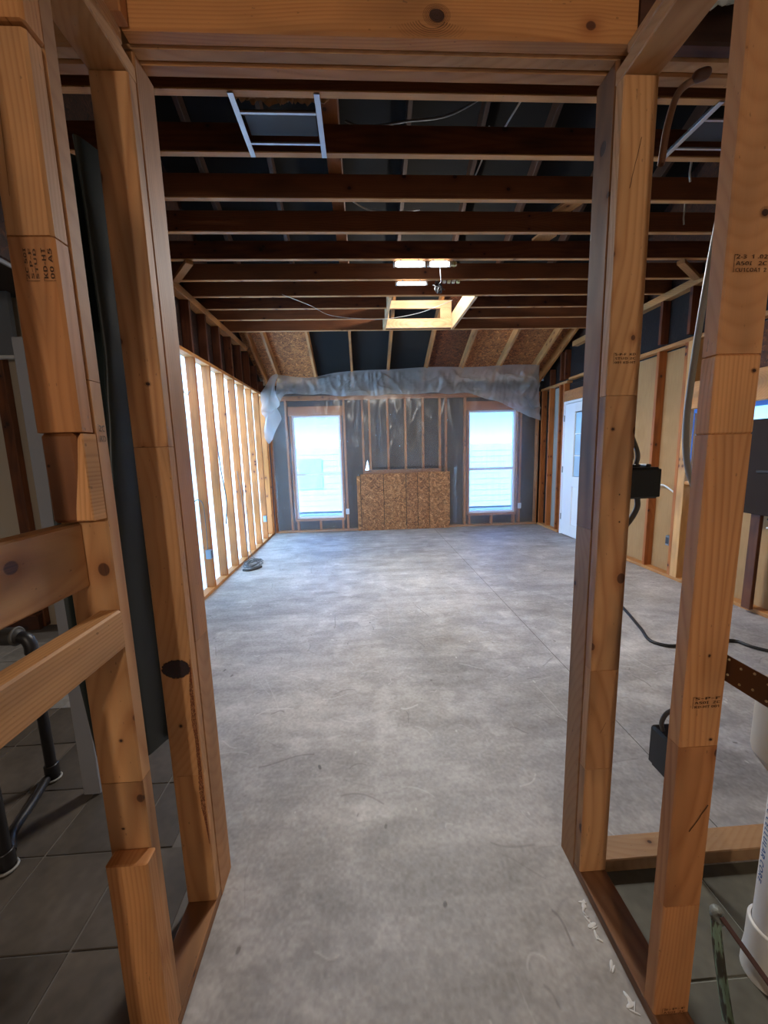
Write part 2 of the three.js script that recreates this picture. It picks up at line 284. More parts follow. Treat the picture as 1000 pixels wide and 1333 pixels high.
// near stud with the grade stamps
{
  const t = post('closest stamped stud beside the white plastic pipe, full height', XR, [-.79, -.752], [.038, .36, .783, 1.466, 1.616, 2.356], [nearWood(1, '#e2b384'), nearWood(0, '#d8aa7a'), nearWood(0, '#ecc294'), nearWood(1, '#efc698'), nearWood(3, '#e8be92')]);
  mark('grade_stamp', t, .7275, 1.775, -.7505, .068, .034, stamp(21, ['2-3  1 .02', 'A50I   2C', 'CU1COA1  2'])); mark('grade_stamp', t, .732, .891, -.7505, .066, .03, stamp(22, ['S-P-F', 'A50I  2C', 'KD-HT 001'])); mark('grade_stamp', t, .731, .045, -.7505, .064, .03, stamp(23, ['S-P-F', 'A50I  2C', 'KD-HT 001']));
  mark('knot', t, .757, 1.585, -.7505, .015, .012, knotDraw(25)); mark('knot', t, .745, 1.86, -.7505, .024, .022, knotDraw(26)); mark('knot', t, .75, .8, -.7505, .014, .01, knotDraw(27)); mark('crack', t, .742, .6, -.7505, .05, .075, crackDraw(28), { cw: 96 }); mark('knot', t, .727, 1.0, -.7505, .009, .012, knotDraw(29));
  post('next stud of the wall before the stamped stud', XR, [-.428, -.39], [.038, 2.356], [TONE[2]]);
}
// near studs on the other side: full stud, broken front piece above, short piece below
{
  const a = post('full-height stud behind the broken front piece', XL, [-.851, -.813], [.038, .736, 1.6, 2.346], [TONE[2], TONE[0], nearWood(3, '#d9b58c')]);
  mark('knot', a, -.548, .84, -.8115, .012, .012, knotDraw(31)); mark('knot', a, -.57, .62, -.8115, .014, .008, knotDraw(32));
  mark('grade_stamp', a, -.5145, 1.5, -.832, .022, .04, stamp(33, ['2C', 'KD']), { ry: Math.PI / 2, cw: 96 });
  // broken piece: profile with a torn lower corner
  const b = thing('broken_stud', 'splintered front stud piece ending above the blocking board', 'stud', null, [-.555, 1.33, -.792]);
  slab('jointed_length', [-.596, -.516], [1.831, 2.138], [-.8115, -.772], TONE[1], b, .005, 1);
  slab('jointed_length', [-.596, -.516], [1.5, 1.8302], [-.8115, -.772], nearWood(0, '#dcae7a'), b, .005, 1);
  slab('jointed_length', [-.594, -.532], [1.331, 1.4998], [-.8115, -.7765], nearWood(2, '#b88a5c'), b, .006, 1);
  const sh = new THREE.Shape(); sh.moveTo(0, .158); sh.lineTo(-.006, .15); sh.lineTo(-.012, .1); sh.lineTo(-.026, .02); sh.lineTo(-.028, -.002); sh.lineTo(.001, -.002); sh.lineTo(.001, .158);
  const tg = new THREE.ExtrudeGeometry(sh, { depth: .0355, bevelEnabled: true, bevelSize: .002, bevelThickness: .002, bevelSegments: 1 });
  const torn = put('torn_wood', tg, nearWood(1, '#ffdcb8', .9), b, [-.517 + .555, 1.338 - 1.33, -.81 + .792]);
  torn.userData.label = 'pale freshly torn wood';
  mark('stamp', b, -.558, 1.785, -.7705, .056, .024, stamp(41, ['2C 50I', 'S-P-F', 'STUD']), { rot: Math.PI / 2 }); mark('stamp', b, -.53, 1.785, -.7705, .056, .022, stamp(42, ['KD-HT', '00 A5']), { rot: Math.PI / 2 });
  mark('check_crack', b, -.572, 2.0, -.7712, .012, .24, crackDraw(43), { cw: 32 }); mark('knot', b, -.583, 2.02, -.7705, .012, .01, knotDraw(44)); mark('knot', b, -.58, 1.44, -.7705, .008, .008, knotDraw(45));
  lumber('stud_block', 'short doubled block above the splintered stud piece, under the top plate', 'block', null, [-.61, -.511], [2.142, 2.345], [-.8115, -.765], nearWood(1, '#e8bc88'), .005);
  const c = lumber('cripple_stud', 'short cut-off stud piece standing on the sole plate before the full-height stud', 'stud', null, [-.594, -.503], [.038, .566], [-.8118, -.772], nearWood(1, '#e8c092'), .004);
  post('next stud of the wall carrying the blocking boards', XL, [-.43, -.392], [.038, 2.346], [TONE[0]]);
  lumber('blocking_board', 'wide blocking board set between the studs, upper of the two', 'board', null, [-.604, -.566], [1.192, 1.325], [-.811, -.432], nearWood(3, '#efd2aa'), .004);
  const lb = lumber('blocking_board', 'narrow blocking board nailed between the studs, lower of the two', 'board', null, [-.556, -.511], [1.056, 1.14], [-.811, -.432], nearWood(1, '#efd0a4'), .004);
}
// header over the doorway: plies side by side
{
  const h = thing('header_beam', 'header beam of the doorway, with a large knot in its front ply', 'beam', null, [.1, 2.42, -1.15]);
  const a = slab('header_ply', [-.517, .705], [2.421, 2.705], [-1.129, -1.09], nearWood(1, '#e6b67c'), h, .005); a.userData.label = 'front ply with the big knot';
  slab('header_ply', [-1.74, 3.39], [2.421, 2.705], [-1.169, -1.131], nearWood(3, '#dcbc94'), h, .005); slab('header_ply', [-1.74, 3.39], [2.4205, 2.705], [-1.211, -1.172], nearWood(0, '#dcb88c'), h, .005);
  slab('header_ply', [.708, 3.39], [2.421, 2.705], [-1.129, -1.09], nearWood(2, '#6a4428'), h, .005);
  mark('knot', h, .212, 2.463, -1.0885, .07, .05, knotDraw(51), { cw: 256 });
  mark('grain_swirl', h, .2, 2.46, -1.0888, .2, .08, (g, w, hh) => { g.clearRect(0, 0, w, hh); for (let k = 0; k < 9; k++) { g.strokeStyle = `rgba(120,66,24,${.5 - k * .045})`; g.lineWidth = 3; g.beginPath(); g.ellipse(w / 2, hh * .5, w * (.17 + k * .035), hh * (.3 + k * .05), 0, .4, 2.8); g.stroke(); } });
  lumber('cripple_block', 'short upright block above the top plate beside the knotted header', 'block', null, [-.548, -.496], [2.421, 2.71], [-1.087, -1.052], nearWood(2, '#e0b080'));
}
// cross wall toward the utility side: sole plate only is seen
lumber('sole_plate', 'sole plate across the floor between concrete and utility-side tiles', 'plate', null, [.774, 3.295], [.001, .05], [-1.2, -1.114], nearWood(3, '#c2ae98'));

// ------------------------------------------------------------------ ceiling joists
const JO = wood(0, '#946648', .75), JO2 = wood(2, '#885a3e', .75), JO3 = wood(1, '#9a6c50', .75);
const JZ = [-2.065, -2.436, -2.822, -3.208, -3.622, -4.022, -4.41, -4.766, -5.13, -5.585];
const LIT_EDGE = [wood(3, '#f0d2ae'), wood(1, '#ecc8a0')];
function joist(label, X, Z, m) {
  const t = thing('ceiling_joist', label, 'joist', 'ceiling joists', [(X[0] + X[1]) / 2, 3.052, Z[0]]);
  slab('joist_board', X, [3.058, 3.192], Z, m, t); const e = slab('lit_lower_edge', X, [3.052, 3.0585], Z, LIT_EDGE[seedCount % 2], t, .002); e.userData.label = 'lower edge painted pale as if lit from below';  // underside strip coloured paler than the board to imitate light from the floor
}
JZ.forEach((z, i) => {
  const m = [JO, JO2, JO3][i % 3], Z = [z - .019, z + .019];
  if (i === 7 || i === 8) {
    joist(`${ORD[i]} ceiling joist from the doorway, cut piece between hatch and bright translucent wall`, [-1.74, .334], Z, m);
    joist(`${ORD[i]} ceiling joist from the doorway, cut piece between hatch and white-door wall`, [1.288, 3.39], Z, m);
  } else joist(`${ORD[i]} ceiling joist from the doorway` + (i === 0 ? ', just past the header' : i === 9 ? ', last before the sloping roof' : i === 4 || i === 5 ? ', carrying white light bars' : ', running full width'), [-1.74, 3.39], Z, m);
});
lumber('strongback', 'single board lying lengthwise on top of the joists', 'board', null, [-.15, -.062], [3.194, 3.36], [-4.9, -2.0], wood(1, '#a4703f'));
for (const [a, b, s] of [[[-1.62, 3.02, -3.93], [-1.36, 3.03, -3.6], 'bright translucent wall'], [[3.28, 3.02, -3.93], [2.86, 3.03, -3.62], 'cardboard-lined wall']])
  tag(bar('corner_brace', a, b, .06, .03, wood(3, '#d8ae80')), `short diagonal brace under the joists at the ${s}`, 'brace');

for (const [l, p, r, m] of [
  ['pale loose cable dangling in the second joist bay, toward the door side', [[.84, 3.2, -2.52], [.87, 3.23, -2.43], [.905, 3.26, -2.3], [.95, 3.36, -2.2]], .005, wireWhite],
  ['dark long cable sagging across the second joist bay', [[-.03, 3.34, -2.6], [.06, 3.3, -2.585], [.32, 3.29, -2.527], [.55, 3.3, -2.496], [.75, 3.32, -2.371], [.95, 3.4, -2.3]], .006, wireGrey],
  ['short pale cable end in the third joist bay', [[.79, 3.2, -2.9], [.806, 3.22, -2.8], [.814, 3.25, -2.7], [.82, 3.34, -2.62]], .005, wireWhite],
  ['pale cable sagging in the fourth joist bay beside the strongback board', [[-.055, 3.25, -3.1], [0, 3.225, -3.14], [.11, 3.21, -3.208], [.31, 3.215, -3.245], [.5, 3.25, -3.28]], .005, wireWhite],
  ['thin wire crossing below the hatch frame', [[-.75, 3.046, -4.33], [-.5, 3.03, -4.6], [-.31, 3.02, -4.877], [.1, 3.012, -4.99], [.319, 3.012, -4.999], [.709, 3.02, -4.83], [1.03, 3.04, -4.5]], .003, wireWhite]]) tag(tube('cable', p, r, m), l, 'cable');
for (const [l, x, z, w, d, a] of [['pale board scrap lying on the joists, nearer the doorway', 1.58, -3.15, .13, .16, .35], ['pale board scrap lying on the joists, farther from the doorway', 1.6, -3.57, .15, .13, .3]]) { const b = tag(put('board_scrap', beam(w, .018, d, .002, 2), wood(3, '#f4d8b4'), scene, [x, 3.203, z]), l, 'board'); b.rotation.y = a; }
for (const [l, x, z] of [['pale wire end hanging between joists above the wiring-box post, nearer', 2.14, -2.7], ['pale wire end hanging between joists above the wiring-box post, farther', 2.5, -3.18]]) tag(tube('wire', [[x, 3.3, z], [x + .01, 3.22, z], [x + .005, 3.15, z], [x + .012, 3.1, z]], .006, wireWhite, scene, 16, 6), l, 'wire');
{
  const r = rng(64), P = []; for (let k = 0; k < 46; k++) { const z = -1.05 + k * .0068 + (r() - .5) * .02; if (fbm(k * .31, 8.5, 2) < .47) continue; const g = new THREE.IcosahedronGeometry(1, 1); g.scale(.0015 + r() * r() * .008, .0015 + r() * .001, .004 + r() * .012); g.rotateY(r() * 3); g.translate(.66 + .012 * fbm(k * .2, 4, 2) - .012 + (r() - .5) * .01, .001, z); P.push(g); }
  tag(put('plaster_crumbs', mergeGeometries(P), std('#d2d0cc', .9), scene), 'white plaster crumbs along the edge of the sole plate by the stamped stud', 'plaster', null, 'stuff');
  const sc = sheetGeo((u, v) => [.85 + u * .12 + .01 * fbm(v * 5, u * 5, 2), 2.466 + v * .07 + .012 * fbm(u * 9, v * 9, 2), -1.072 + .025 * fbm(u * 14, v * 11, 3)], 24, 14);
  tag(put('foil_scrap', sc, std('#d9dedc', .35, { metalness: .3, side: THREE.DoubleSide }), scene), 'crumpled pale foil scrap on the header above the wiring-box post', 'scrap');
}

// ------------------------------------------------------------------ hatch framing in the ceiling
{
  const W = wood(3, '#fff8ec'), t = thing('attic_hatch', 'pale new lumber frame of the ceiling hatch before the sloping roof', 'hatch frame', null, [.81, 3.05, -5]);
  slab('side_board', [.336, .372], [3.045, 3.2], [-5.56, -4.432], W, t); slab('side_board', [1.25, 1.286], [3.045, 3.24], [-5.56, -4.432], W, t);
  slab('frame_rail', [.374, 1.248], [3.06, 3.175], [-5.55, -5.512], W, t); slab('frame_rail', [.374, 1.248], [3.3, 3.4], [-5.55, -5.512], W, t);
  slab('frame_stile', [.374, .42], [3.176, 3.299], [-5.55, -5.512], W, t); slab('frame_stile', [1.1, 1.248], [3.176, 3.299], [-5.55, -5.512], W, t);
}

// ------------------------------------------------------------------ light bars under two joists
const barGlow = new THREE.MeshStandardMaterial({ color: '#ffffff', emissive: '#f4f8ff', emissiveIntensity: 5, roughness: .4 });
function lightBar(label, x0, x1, z, y, thick, power) {
  const t = thing('light_bar', label, 'light', 'light bars under the joists', [(x0 + x1) / 2, y, z]);
  const L = x1 - x0, g = new THREE.CapsuleGeometry(thick / 2, L - thick, 6, 12); g.rotateZ(Math.PI / 2); put('tube', g, barGlow, t);
  for (const s of [-1, 1]) { const c = new THREE.CylinderGeometry(thick * .53, thick * .53, .014, 14); c.rotateZ(Math.PI / 2); put('end_cap', c, std('#e8e6e0', .5), t, [s * (L / 2 + .006), 0, 0]); }
  for (const s of [-1, 1]) put('clip', beam(.012, .02, .012, .001), galv, t, [s * L * .3, thick / 2 + .009, 0]);
  const q = new THREE.RectAreaLight('#fdf9f4', power / (L * thick) , L, thick); q.name = 'light_bar_lamp'; q.position.set((x0 + x1) / 2, y - thick / 2 - .004, z); q.rotation.x = -Math.PI / 2; scene.add(q);
  return t;
}
lightBar('white light bar under the nearer lit joist, over the hatch edge', .335, .588, -3.622, 3.018, .044, LED_POWER);
lightBar('white light bar under the nearer lit joist, above the black cable coil', .628, .8, -3.622, 3.018, .044, LED_POWER * .7);
lightBar('single white light bar under the farther lit joist', .388, .665, -4.022, 3.022, .032, LED_POWER);
{
  const c = thing('cable_coil', 'black coil of cable hanging under the farther lit joist', 'cable', null, [.785, 2.985, -4.03]);
  for (let k = 0; k < 5; k++) { const r = put('cable_loop', new THREE.TorusGeometry(.035 + k * .006, .006, 8, 24), wireBlack, c, [0, 0, k * .004]); r.rotation.set(k * .5, k * .7, k); }
  tag(tube('lamp_cord', [[.72, 3.0, -3.62], [.75, 2.985, -3.75], [.785, 2.99, -3.9], [.785, 3.0, -3.955]], .004, wireWhite), 'thin cord from the light bar to the black cable coil', 'cord');
  const s = thing('connector_strip', 'short row of pale connectors beside the black cable coil', 'connector', null, [.92, 3.035, -4.022]);
  for (let k = 0; k < 4; k++) put('connector', beam(.03, .022, .03, .003), std(k % 2 ? '#d8cf9a' : '#e6e2cc', .5), s, [-.08 + k * .045, 0, 0]);
  const s2 = thing('connector_plug', 'pale plug at the end of the second light bar', 'connector', null, [.835, 3.018, -3.622]);
  put('plug_body', beam(.06, .03, .03, .004), std('#d8cfa0', .5), s2); put('plug_ring', beam(.012, .036, .036, .003), std('#b9a860', .5), s2, [.01, 0, 0]);
}

{
  const t = thing('work_lamp', 'caged work lamp hanging inside the ceiling hatch', 'lamp', null, [.82, 3.3, -4.85]);
  put('glass_bulb', new THREE.SphereGeometry(.03, 16, 12), new THREE.MeshStandardMaterial({ color: '#fff6e6', emissive: '#ffedd2', emissiveIntensity: 5 }), t); lathe('lamp_socket', [[0, .03], [.018, .032], [.018, .09], [0, .095]], blackPlastic, t, [0, 0, 0], 16);
  for (let k = 0; k < 4; k++) { const c = put('cage_wire', new THREE.TorusGeometry(.05, .0015, 6, 24), galv, t); c.rotation.y = k * Math.PI / 4; }
  tube('lamp_cord', [[.82, 3.39, -4.85], [.82, 3.6, -4.86], [.8, 3.69, -4.9]], .004, wireBlack, t);
  pointLight('work_lamp_light', .82, 3.3, -4.85, 4.2, '#fff6ea', 1.4);
}

// ------------------------------------------------------------------ hanger rails with grey boots in the first joist bay
function hanger(label, x0, x1) {
  const t = thing('hanger_frame', label, 'bracket', null, [(x0 + x1) / 2, 3.04, -2.23]);
  for (const x of [x0, x1]) { slab('rail', [x - .013, x + .013], [3.0425, 3.0465], [-2.44, -2.05], galv, t, .001, 2); slab('rail_flange', [x - .002, x + .002], [3.047, 3.07], [-2.4, -2.1], galv, t, .001, 2); }
  slab('cross_bar', [x0 + .014, x1 - .014], [3.042, 3.05], [-2.164, -2.15], galv, t, .001, 0); slab('cross_bar', [x0 + .014, x1 - .014], [3.042, 3.05], [-2.352, -2.338], galv, t, .001, 0);
  slab('duct_plate', [x0 + .02, x1 - .02], [3.075, 3.085], [-2.336, -2.19], greySheet, t, .001, 0); slab('plate_lip', [x0 + .02, x1 - .02], [3.053, 3.074], [-2.186, -2.18], greySheet, t, .001, 0);
  return t;
}
hanger('galvanised hanger rails with grey plate in the first joist bay, near the bright wall', -.53, -.148);
hanger('galvanised hanger rail with grey plate above the post carrying the wiring box', 1.76, 2.16);
{
  const kraft = new THREE.MeshStandardMaterial({ color: '#9a6c42', roughness: .6 });
  const n = (x, y) => fbm(x * 9, y * 9, 4);
  const g = sheetGeo((u, v) => [-.56 + u * .46, 3.12 + (n(u * 2, v) - .5) * .09, -2.09 - v * .1], 40, 14);
  tag(put('insulation_facing', g, Object.assign(kraft, { side: THREE.DoubleSide }), scene), 'crumpled brown kraft insulation facing above the hanger rails', 'insulation');
}

// ------------------------------------------------------------------ roof: rafters, sheathing between them, upper deck
const roofY = (z) => 5.87 - .445 * Math.abs(z), slope = Math.atan(.445), RX = [-1.376, -.742, -.12, .492, 1.132, 1.742, 2.385, 3.02];
{
  const r = struct('roof', [0, 0, 0]);
  const deck = (name, x0, x1, z0, z1, lift, mat, th = .012) => { const zm = (z0 + z1) / 2, L = Math.abs(z1 - z0) / Math.cos(slope), m = put(name, beam(x1 - x0, th, L, .001, 2), mat, r); m.position.set((x0 + x1) / 2, roofY(zm) + lift, zm); m.rotation.x = slope; m.rotation.x = -Math.atan2(roofY(z1) - roofY(z0), z1 - z0); return m; };
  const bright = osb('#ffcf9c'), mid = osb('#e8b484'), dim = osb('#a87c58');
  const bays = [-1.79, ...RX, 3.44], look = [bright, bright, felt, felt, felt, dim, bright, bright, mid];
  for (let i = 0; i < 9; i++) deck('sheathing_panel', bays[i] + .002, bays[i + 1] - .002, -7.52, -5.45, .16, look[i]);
  deck('upper_deck', -1.79, 3.44, -5.448, -2.2, .16, felt); deck('roof_cover', -1.82, 3.47, -7.56, -2.1, .19, std('#5b5a58', .95));
  const zr = -2.2, yr = roofY(zr) + .16, m = put('upper_deck', beam(5.3, .02, 6.75, .001, 2), felt, r); m.position.set(.825, (yr + 2.82) / 2, (zr + 4.1) / 2); m.rotation.x = Math.atan2(yr - 2.82, 4.1 - zr);
  m.scale.z = Math.hypot(4.1 - zr, yr - 2.82) / 6.75;
  RX.forEach((x, i) => { const z0 = -7.36, z1 = -2.26, t = thing('rafter', `${ORD[i]} sloping roof rafter, counted from the bright translucent wall`, 'rafter', 'roof rafters', [x, roofY(z0), z0]); bar('rafter_length', [x, roofY(z0) + .07, z0], [x, roofY(-5.5) + .07, -5.5], .038, .14, wood([3, 1, 0][i % 3], i > 1 && i < 5 ? '#c9a27a' : '#e0bc92'), t); bar('rafter_length', [x, roofY(-5.499) + .07, -5.499], [x, roofY(z1) + .07, z1], .038, .14, wood(2, '#4a3526'), t); });  // upper lengths coloured dark for attic shade, lower lengths tan as if lit
  for (const [x, l] of [[-1.6, 'bright translucent wall'], [3.262, 'white-door wall']]) tag(bar('edge_rafter', [x, roofY(-7.36) + .07, -7.36], [x, roofY(-6.0) + .07, -6.0], .038, .14, wood(1, '#d8a874')), `short sloping rafter lying against the ${l}`, 'rafter');
}
// gable fill above the side walls
for (const [nm, x] of [['wall_left_gable', -1.762], ['wall_right_gable', 3.412]]) {
  const s = new THREE.Shape(); s.moveTo(7.52, 2.46); s.lineTo(7.52, roofY(7.52) + .3); s.lineTo(2.2, roofY(2.2) + .3); s.lineTo(-4.1, 3.0); s.lineTo(-4.1, 2.76); s.lineTo(1.1, 2.76); s.lineTo(1.1, 2.46);
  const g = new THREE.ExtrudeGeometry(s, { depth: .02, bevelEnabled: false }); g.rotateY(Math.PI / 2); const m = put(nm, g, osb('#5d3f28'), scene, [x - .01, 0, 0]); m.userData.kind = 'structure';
}

// ------------------------------------------------------------------ bright wall: studs, cripples, plates, translucent wrap
{
  const w = struct('wall_left', [-1.75, 0, -5]);
  const wrap = sheetGeo((u, v) => [.004 + .006 * (fbm(u * 30, v * 12, 3) - .5), .03 + v * 2.42, -2.5 + (1 - u) * 4.0], 120, 40);   // z -7.5 .. -3.45
  put('house_wrap', wrap, houseWrap, w);
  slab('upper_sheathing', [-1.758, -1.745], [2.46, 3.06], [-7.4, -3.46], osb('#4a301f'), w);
  const S = wood(1, '#dca05e'), S2 = wood(0, '#d4954e'), E = wood(3, '#e0b480');
  lumber('sole_plate', 'sole plate on the floor under the bright translucent wall', 'plate', null, [-1.742, -1.65], [.001, .037], [-7.29, -3.46], E);
  lumber('middle_plate', 'level plate at head height along the bright translucent wall', 'plate', null, [-1.742, -1.65], [2.441, 2.477], [-7.29, -3.46], wood(1, '#e8ba84'));
  lumber('top_plate', 'doubled top plate under the joist ends over the bright translucent wall', 'plate', null, [-1.742, -1.65], [2.976, 3.05], [-6.25, -3.46], wood(3, '#e2b684'));
  const zs = [-3.84, -4.25, -4.655, -5.075, -5.5, -5.91, -6.31, -6.73, -7.12];
  zs.forEach((z, i) => {
    lumber('wall_stud', `${ORD[i]} tall stud of the bright translucent wall, counted from the doorway`, 'stud', 'studs of the bright wall', [-1.742, -1.65], [.038, 2.44], [z - .038, z], [S, S2, S][i % 3]);
    const top = Math.min(2.975, roofY(z) - .01);
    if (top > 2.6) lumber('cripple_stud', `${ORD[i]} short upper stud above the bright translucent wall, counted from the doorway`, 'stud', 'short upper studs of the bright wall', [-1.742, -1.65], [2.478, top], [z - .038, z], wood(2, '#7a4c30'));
  });
  lumber('wall_stud', 'corner stud where the bright wall meets the plastic-covered wall', 'stud', null, [-1.742, -1.65], [.038, 2.44], [-7.29, -7.25], S2);
  const ob = (label, y, z) => { const t = thing('outlet_box', label, 'outlet box', 'outlet boxes', [-1.665, y, z]); slab('box_body', [-1.7, -1.642], [y - .05, y + .05], [z + .002, z + .05], steelBox, t, .004); slab('box_mouth', [-1.6415, -1.64], [y - .04, y + .04], [z + .01, z + .042], std('#4b5054', .6), t, .0005); };
  ob('grey outlet box on the second stud of the bright wall', .413, -4.25); ob('grey outlet box far along the bright wall beside the plastic', .38, -6.73);
  const wire = (label, pts, m, r = .004) => tag(tube('wire', pts, r, m), label, 'wire', 'loose wires on the bright wall');
  wire('dark wire looping above the first outlet box of the bright wall', [[-1.68, .46, -4.22], [-1.67, .8, -4.2], [-1.66, .98, -4.14], [-1.67, 1.02, -4.03], [-1.71, .95, -3.95]], wireGrey);
  wire('wire drooping high between the first studs of the bright wall', [[-1.7, 2.25, -3.9], [-1.69, 2.1, -4.0], [-1.69, 2.05, -4.1], [-1.7, 2.1, -4.2]], wireGrey);
  wire('dark cable hanging the height of the third stud bay of the bright wall', [[-1.715, 2.42, -4.8], [-1.71, 1.9, -4.83], [-1.7, 1.3, -4.88], [-1.69, .9, -4.95], [-1.7, .62, -4.9]], wireGrey, .008);
  wire('wire dropping in an arc to the floor by the bright wall', [[-1.66, 1.25, -5.36], [-1.64, .9, -5.4], [-1.635, .5, -5.42], [-1.63, .2, -5.43], [-1.625, .02, -5.44]], wireGrey);
  wire('second wire dropping to the floor by the bright wall', [[-1.66, 1.0, -5.56], [-1.635, .7, -5.55], [-1.62, .35, -5.53], [-1.6, .05, -5.52], [-1.55, .012, -5.5]], wireGrey);
  const r = rng(12), loops = [];
  for (let k = 0; k < 6; k++) { const p = [], c0 = -1.52 + r() * .08, z0 = -5.15 - r() * .15; for (let a = 0; a < 9; a++) { const q = a / 8 * 6.3 * .9; p.push([c0 + Math.cos(q) * (.06 + r() * .05), .012 + r() * .03, z0 + Math.sin(q) * (.14 + r() * .07)]); } loops.push(p); }
  const cb = thing('cable_bundle', 'tangle of grey cable ends lying on the floor by the bright wall', 'cable', null, [-1.5, 0, -5.15]);
  loops.forEach((p) => tube('cable', p, .006, wireGrey, cb, 60, 6)); tube('cable_tail', [[-1.56, .012, -4.95], [-1.48, .012, -4.93], [-1.4, .014, -5.0], [-1.36, .012, -5.08]], .014, std('#3a3836', .6), cb, 30, 8);
}

// ------------------------------------------------------------------ far wall: studs, felt, windows, board panel
{
  const w = struct('wall_far', [.8, 0, -7.4]), Z = [-7.388, -7.3];
  const holes = [[-1.26, -.355, .23, 2.15], [1.955, 2.89, .23, 2.17]];
  const sh = new THREE.Shape(); sh.moveTo(-1.78, -.1); sh.lineTo(3.43, -.1); sh.lineTo(3.43, 2.66); sh.lineTo(-1.78, 2.66); sh.closePath();
  for (const [a, b, c, d] of holes) { const h = new THREE.Path(); h.moveTo(a, c); h.lineTo(a, d); h.lineTo(b, d); h.lineTo(b, c); h.closePath(); sh.holes.push(h); }
  { const h = new THREE.Path(); h.moveTo(.04, 1.06); h.lineTo(.1, 1.3); h.lineTo(.128, 1.06); h.closePath(); sh.holes.push(h); }
  const g = new THREE.ExtrudeGeometry(sh, { depth: .015, bevelEnabled: false }); put('felt_sheathing', g, feltSheen, w, [-.8, 0, -7.408 + 7.4]);
  const S = wood(1, '#c9986a'), S2 = wood(0, '#c08c5e');
  const F = (name, label, cat, X, Y, m = S, grp) => lumber(name, label, cat, grp, X, Y, Z, m);
  F('sole_plate', 'sole plate on the floor behind the hanging plastic', 'plate', [-1.645, 3.295], [.001, .037], wood(3, '#c8a078'));
  F('top_plate', 'top plate of the plastic-covered wall under the rafters', 'plate', [-1.645, 3.295], [2.385, 2.46], S2);
  const st = [[-1.33, 'beside the first window, toward the bright wall'], [-.3, 'beside the first window, toward the board panel'], [.03, 'at the light leak over the board panel'], [.155, 'just past the light leak, above the board panel'], [.484, 'second above the board panel'], [.806, 'third above the board panel'], [1.129, 'fourth above the board panel'], [1.44, 'fifth above the board panel'], [1.553, 'at the panel end, toward the white-door wall'], [1.905, 'beside the second window, toward the board panel'], [2.95, 'beside the second window, toward the white-door wall'], [3.27, 'in the corner by the white-door wall'], [-1.62, 'in the corner by the bright wall']];
  st.forEach(([x, l], i) => { const short = x > .1 && x < 1.5; F('wall_stud', `stud behind the plastic, ${l}`, 'stud', [x - .019, x + .019], [short ? 1.12 : .038, 2.384], i % 2 ? S : S2, 'studs behind the hanging plastic'); });
  F('ledge_plate', 'level plate along the top of the board panel', 'plate', [.05, 1.46], [1.046, 1.119], wood(3, '#a87850'));
  // windows
  const win = (n, [x0, x1, y0, y1], where) => {
    F('window_header', `wood header over ${where}`, 'beam', [x0 - .05, x1 + .05], [y1, y1 + .16], S2);
    F('window_sill_plate', `rough sill under ${where}`, 'plate', [x0 - .02, x1 + .02], [y0 - .04, y0 - .002], S);
    for (const k of [0, 1, 2]) F('cripple_stud', `${['first', 'middle', 'last'][k]} short stud under the sill of ${where}`, 'stud', [x0 + .0 + k * (x1 - x0 - .038) / 2, x0 + .038 + k * (x1 - x0 - .038) / 2], [.038, y0 - .041], S2, 'short studs under the window sills');
    F('jack_stud', `inner stud of ${where}, on its bright-wall side`, 'stud', [x0 - .031, x0 - .001], [y0, y1 - .001], S2, 'inner window studs'); F('jack_stud', `inner stud of ${where}, on its door-wall side`, 'stud', [x1 + .001, x1 + .031], [y0, y1 - .001], S2, 'inner window studs');
    const t = struct('window_' + n, [(x0 + x1) / 2, y0, -7.4]), white = std('#eef1f2', .45), f = .035, zz = [-7.43, -7.36], ym = (y0 + y1) / 2 - .12;
    slab('window_frame', [x0, x0 + f], [y0, y1], zz, white, t); slab('window_frame', [x1 - f, x1], [y0, y1], zz, white, t); slab('window_frame', [x0 + f, x1 - f], [y0, y0 + f], zz, white, t); slab('window_frame', [x0 + f, x1 - f], [y1 - f, y1], zz, white, t);
    slab('meeting_rail', [x0 + f, x1 - f], [ym - .022, ym + .022], [-7.42, -7.37], white, t);
    for (const [a, b] of [[y0 + f, ym - .022], [ym + .022, y1 - f]]) slab('pane', [x0 + f, x1 - f], [a, b], [-7.4, -7.398], paneGlass, t, .0004);
  };
  win(1, [-1.24, -.375, .25, 2.12], 'the window nearer the bright wall'); win(2, [1.975, 2.87, .245, 2.15], 'the window nearer the white door');
  // board panel over the hearth opening
  const p = thing('hearth_cover', 'strand board panel of five boards standing against the plastic', 'panel', null, [.75, 0, -7.25]);
  const xs = [-.117, -.046, .378, .792, 1.006, 1.222, 1.611], ms = [osb('#f2dccc'), osb('#e8d0c0'), osb('#eed8c6'), osb('#e4ccbc'), osb('#ecd4c4'), osb('#f6e0d0')];
  for (let i = 0; i < 6; i++) slab('panel_board', [xs[i] + .005, xs[i + 1] - .005], [.004, (i ? 1.045 : 1.02) + i * .003], [-7.262, -7.242 + (i % 2) * .003], ms[i], p, .002, 1);
  for (const [x, l] of [[-.3, 'first'], [2.95, 'second']]) { const t = thing('switch_box', `small pale box on the stud beside the ${l} window behind the plastic`, 'outlet box', null, [x, .37, -7.29]); slab('box_body', [x - .03, x + .03], [.32, .42], [-7.298, -7.28], std('#d8dadb', .5), t, .004); slab('box_cover', [x - .02, x + .02], [.33, .41], [-7.2795, -7.276], std('#c0c4c6', .5), t, .002); }
}
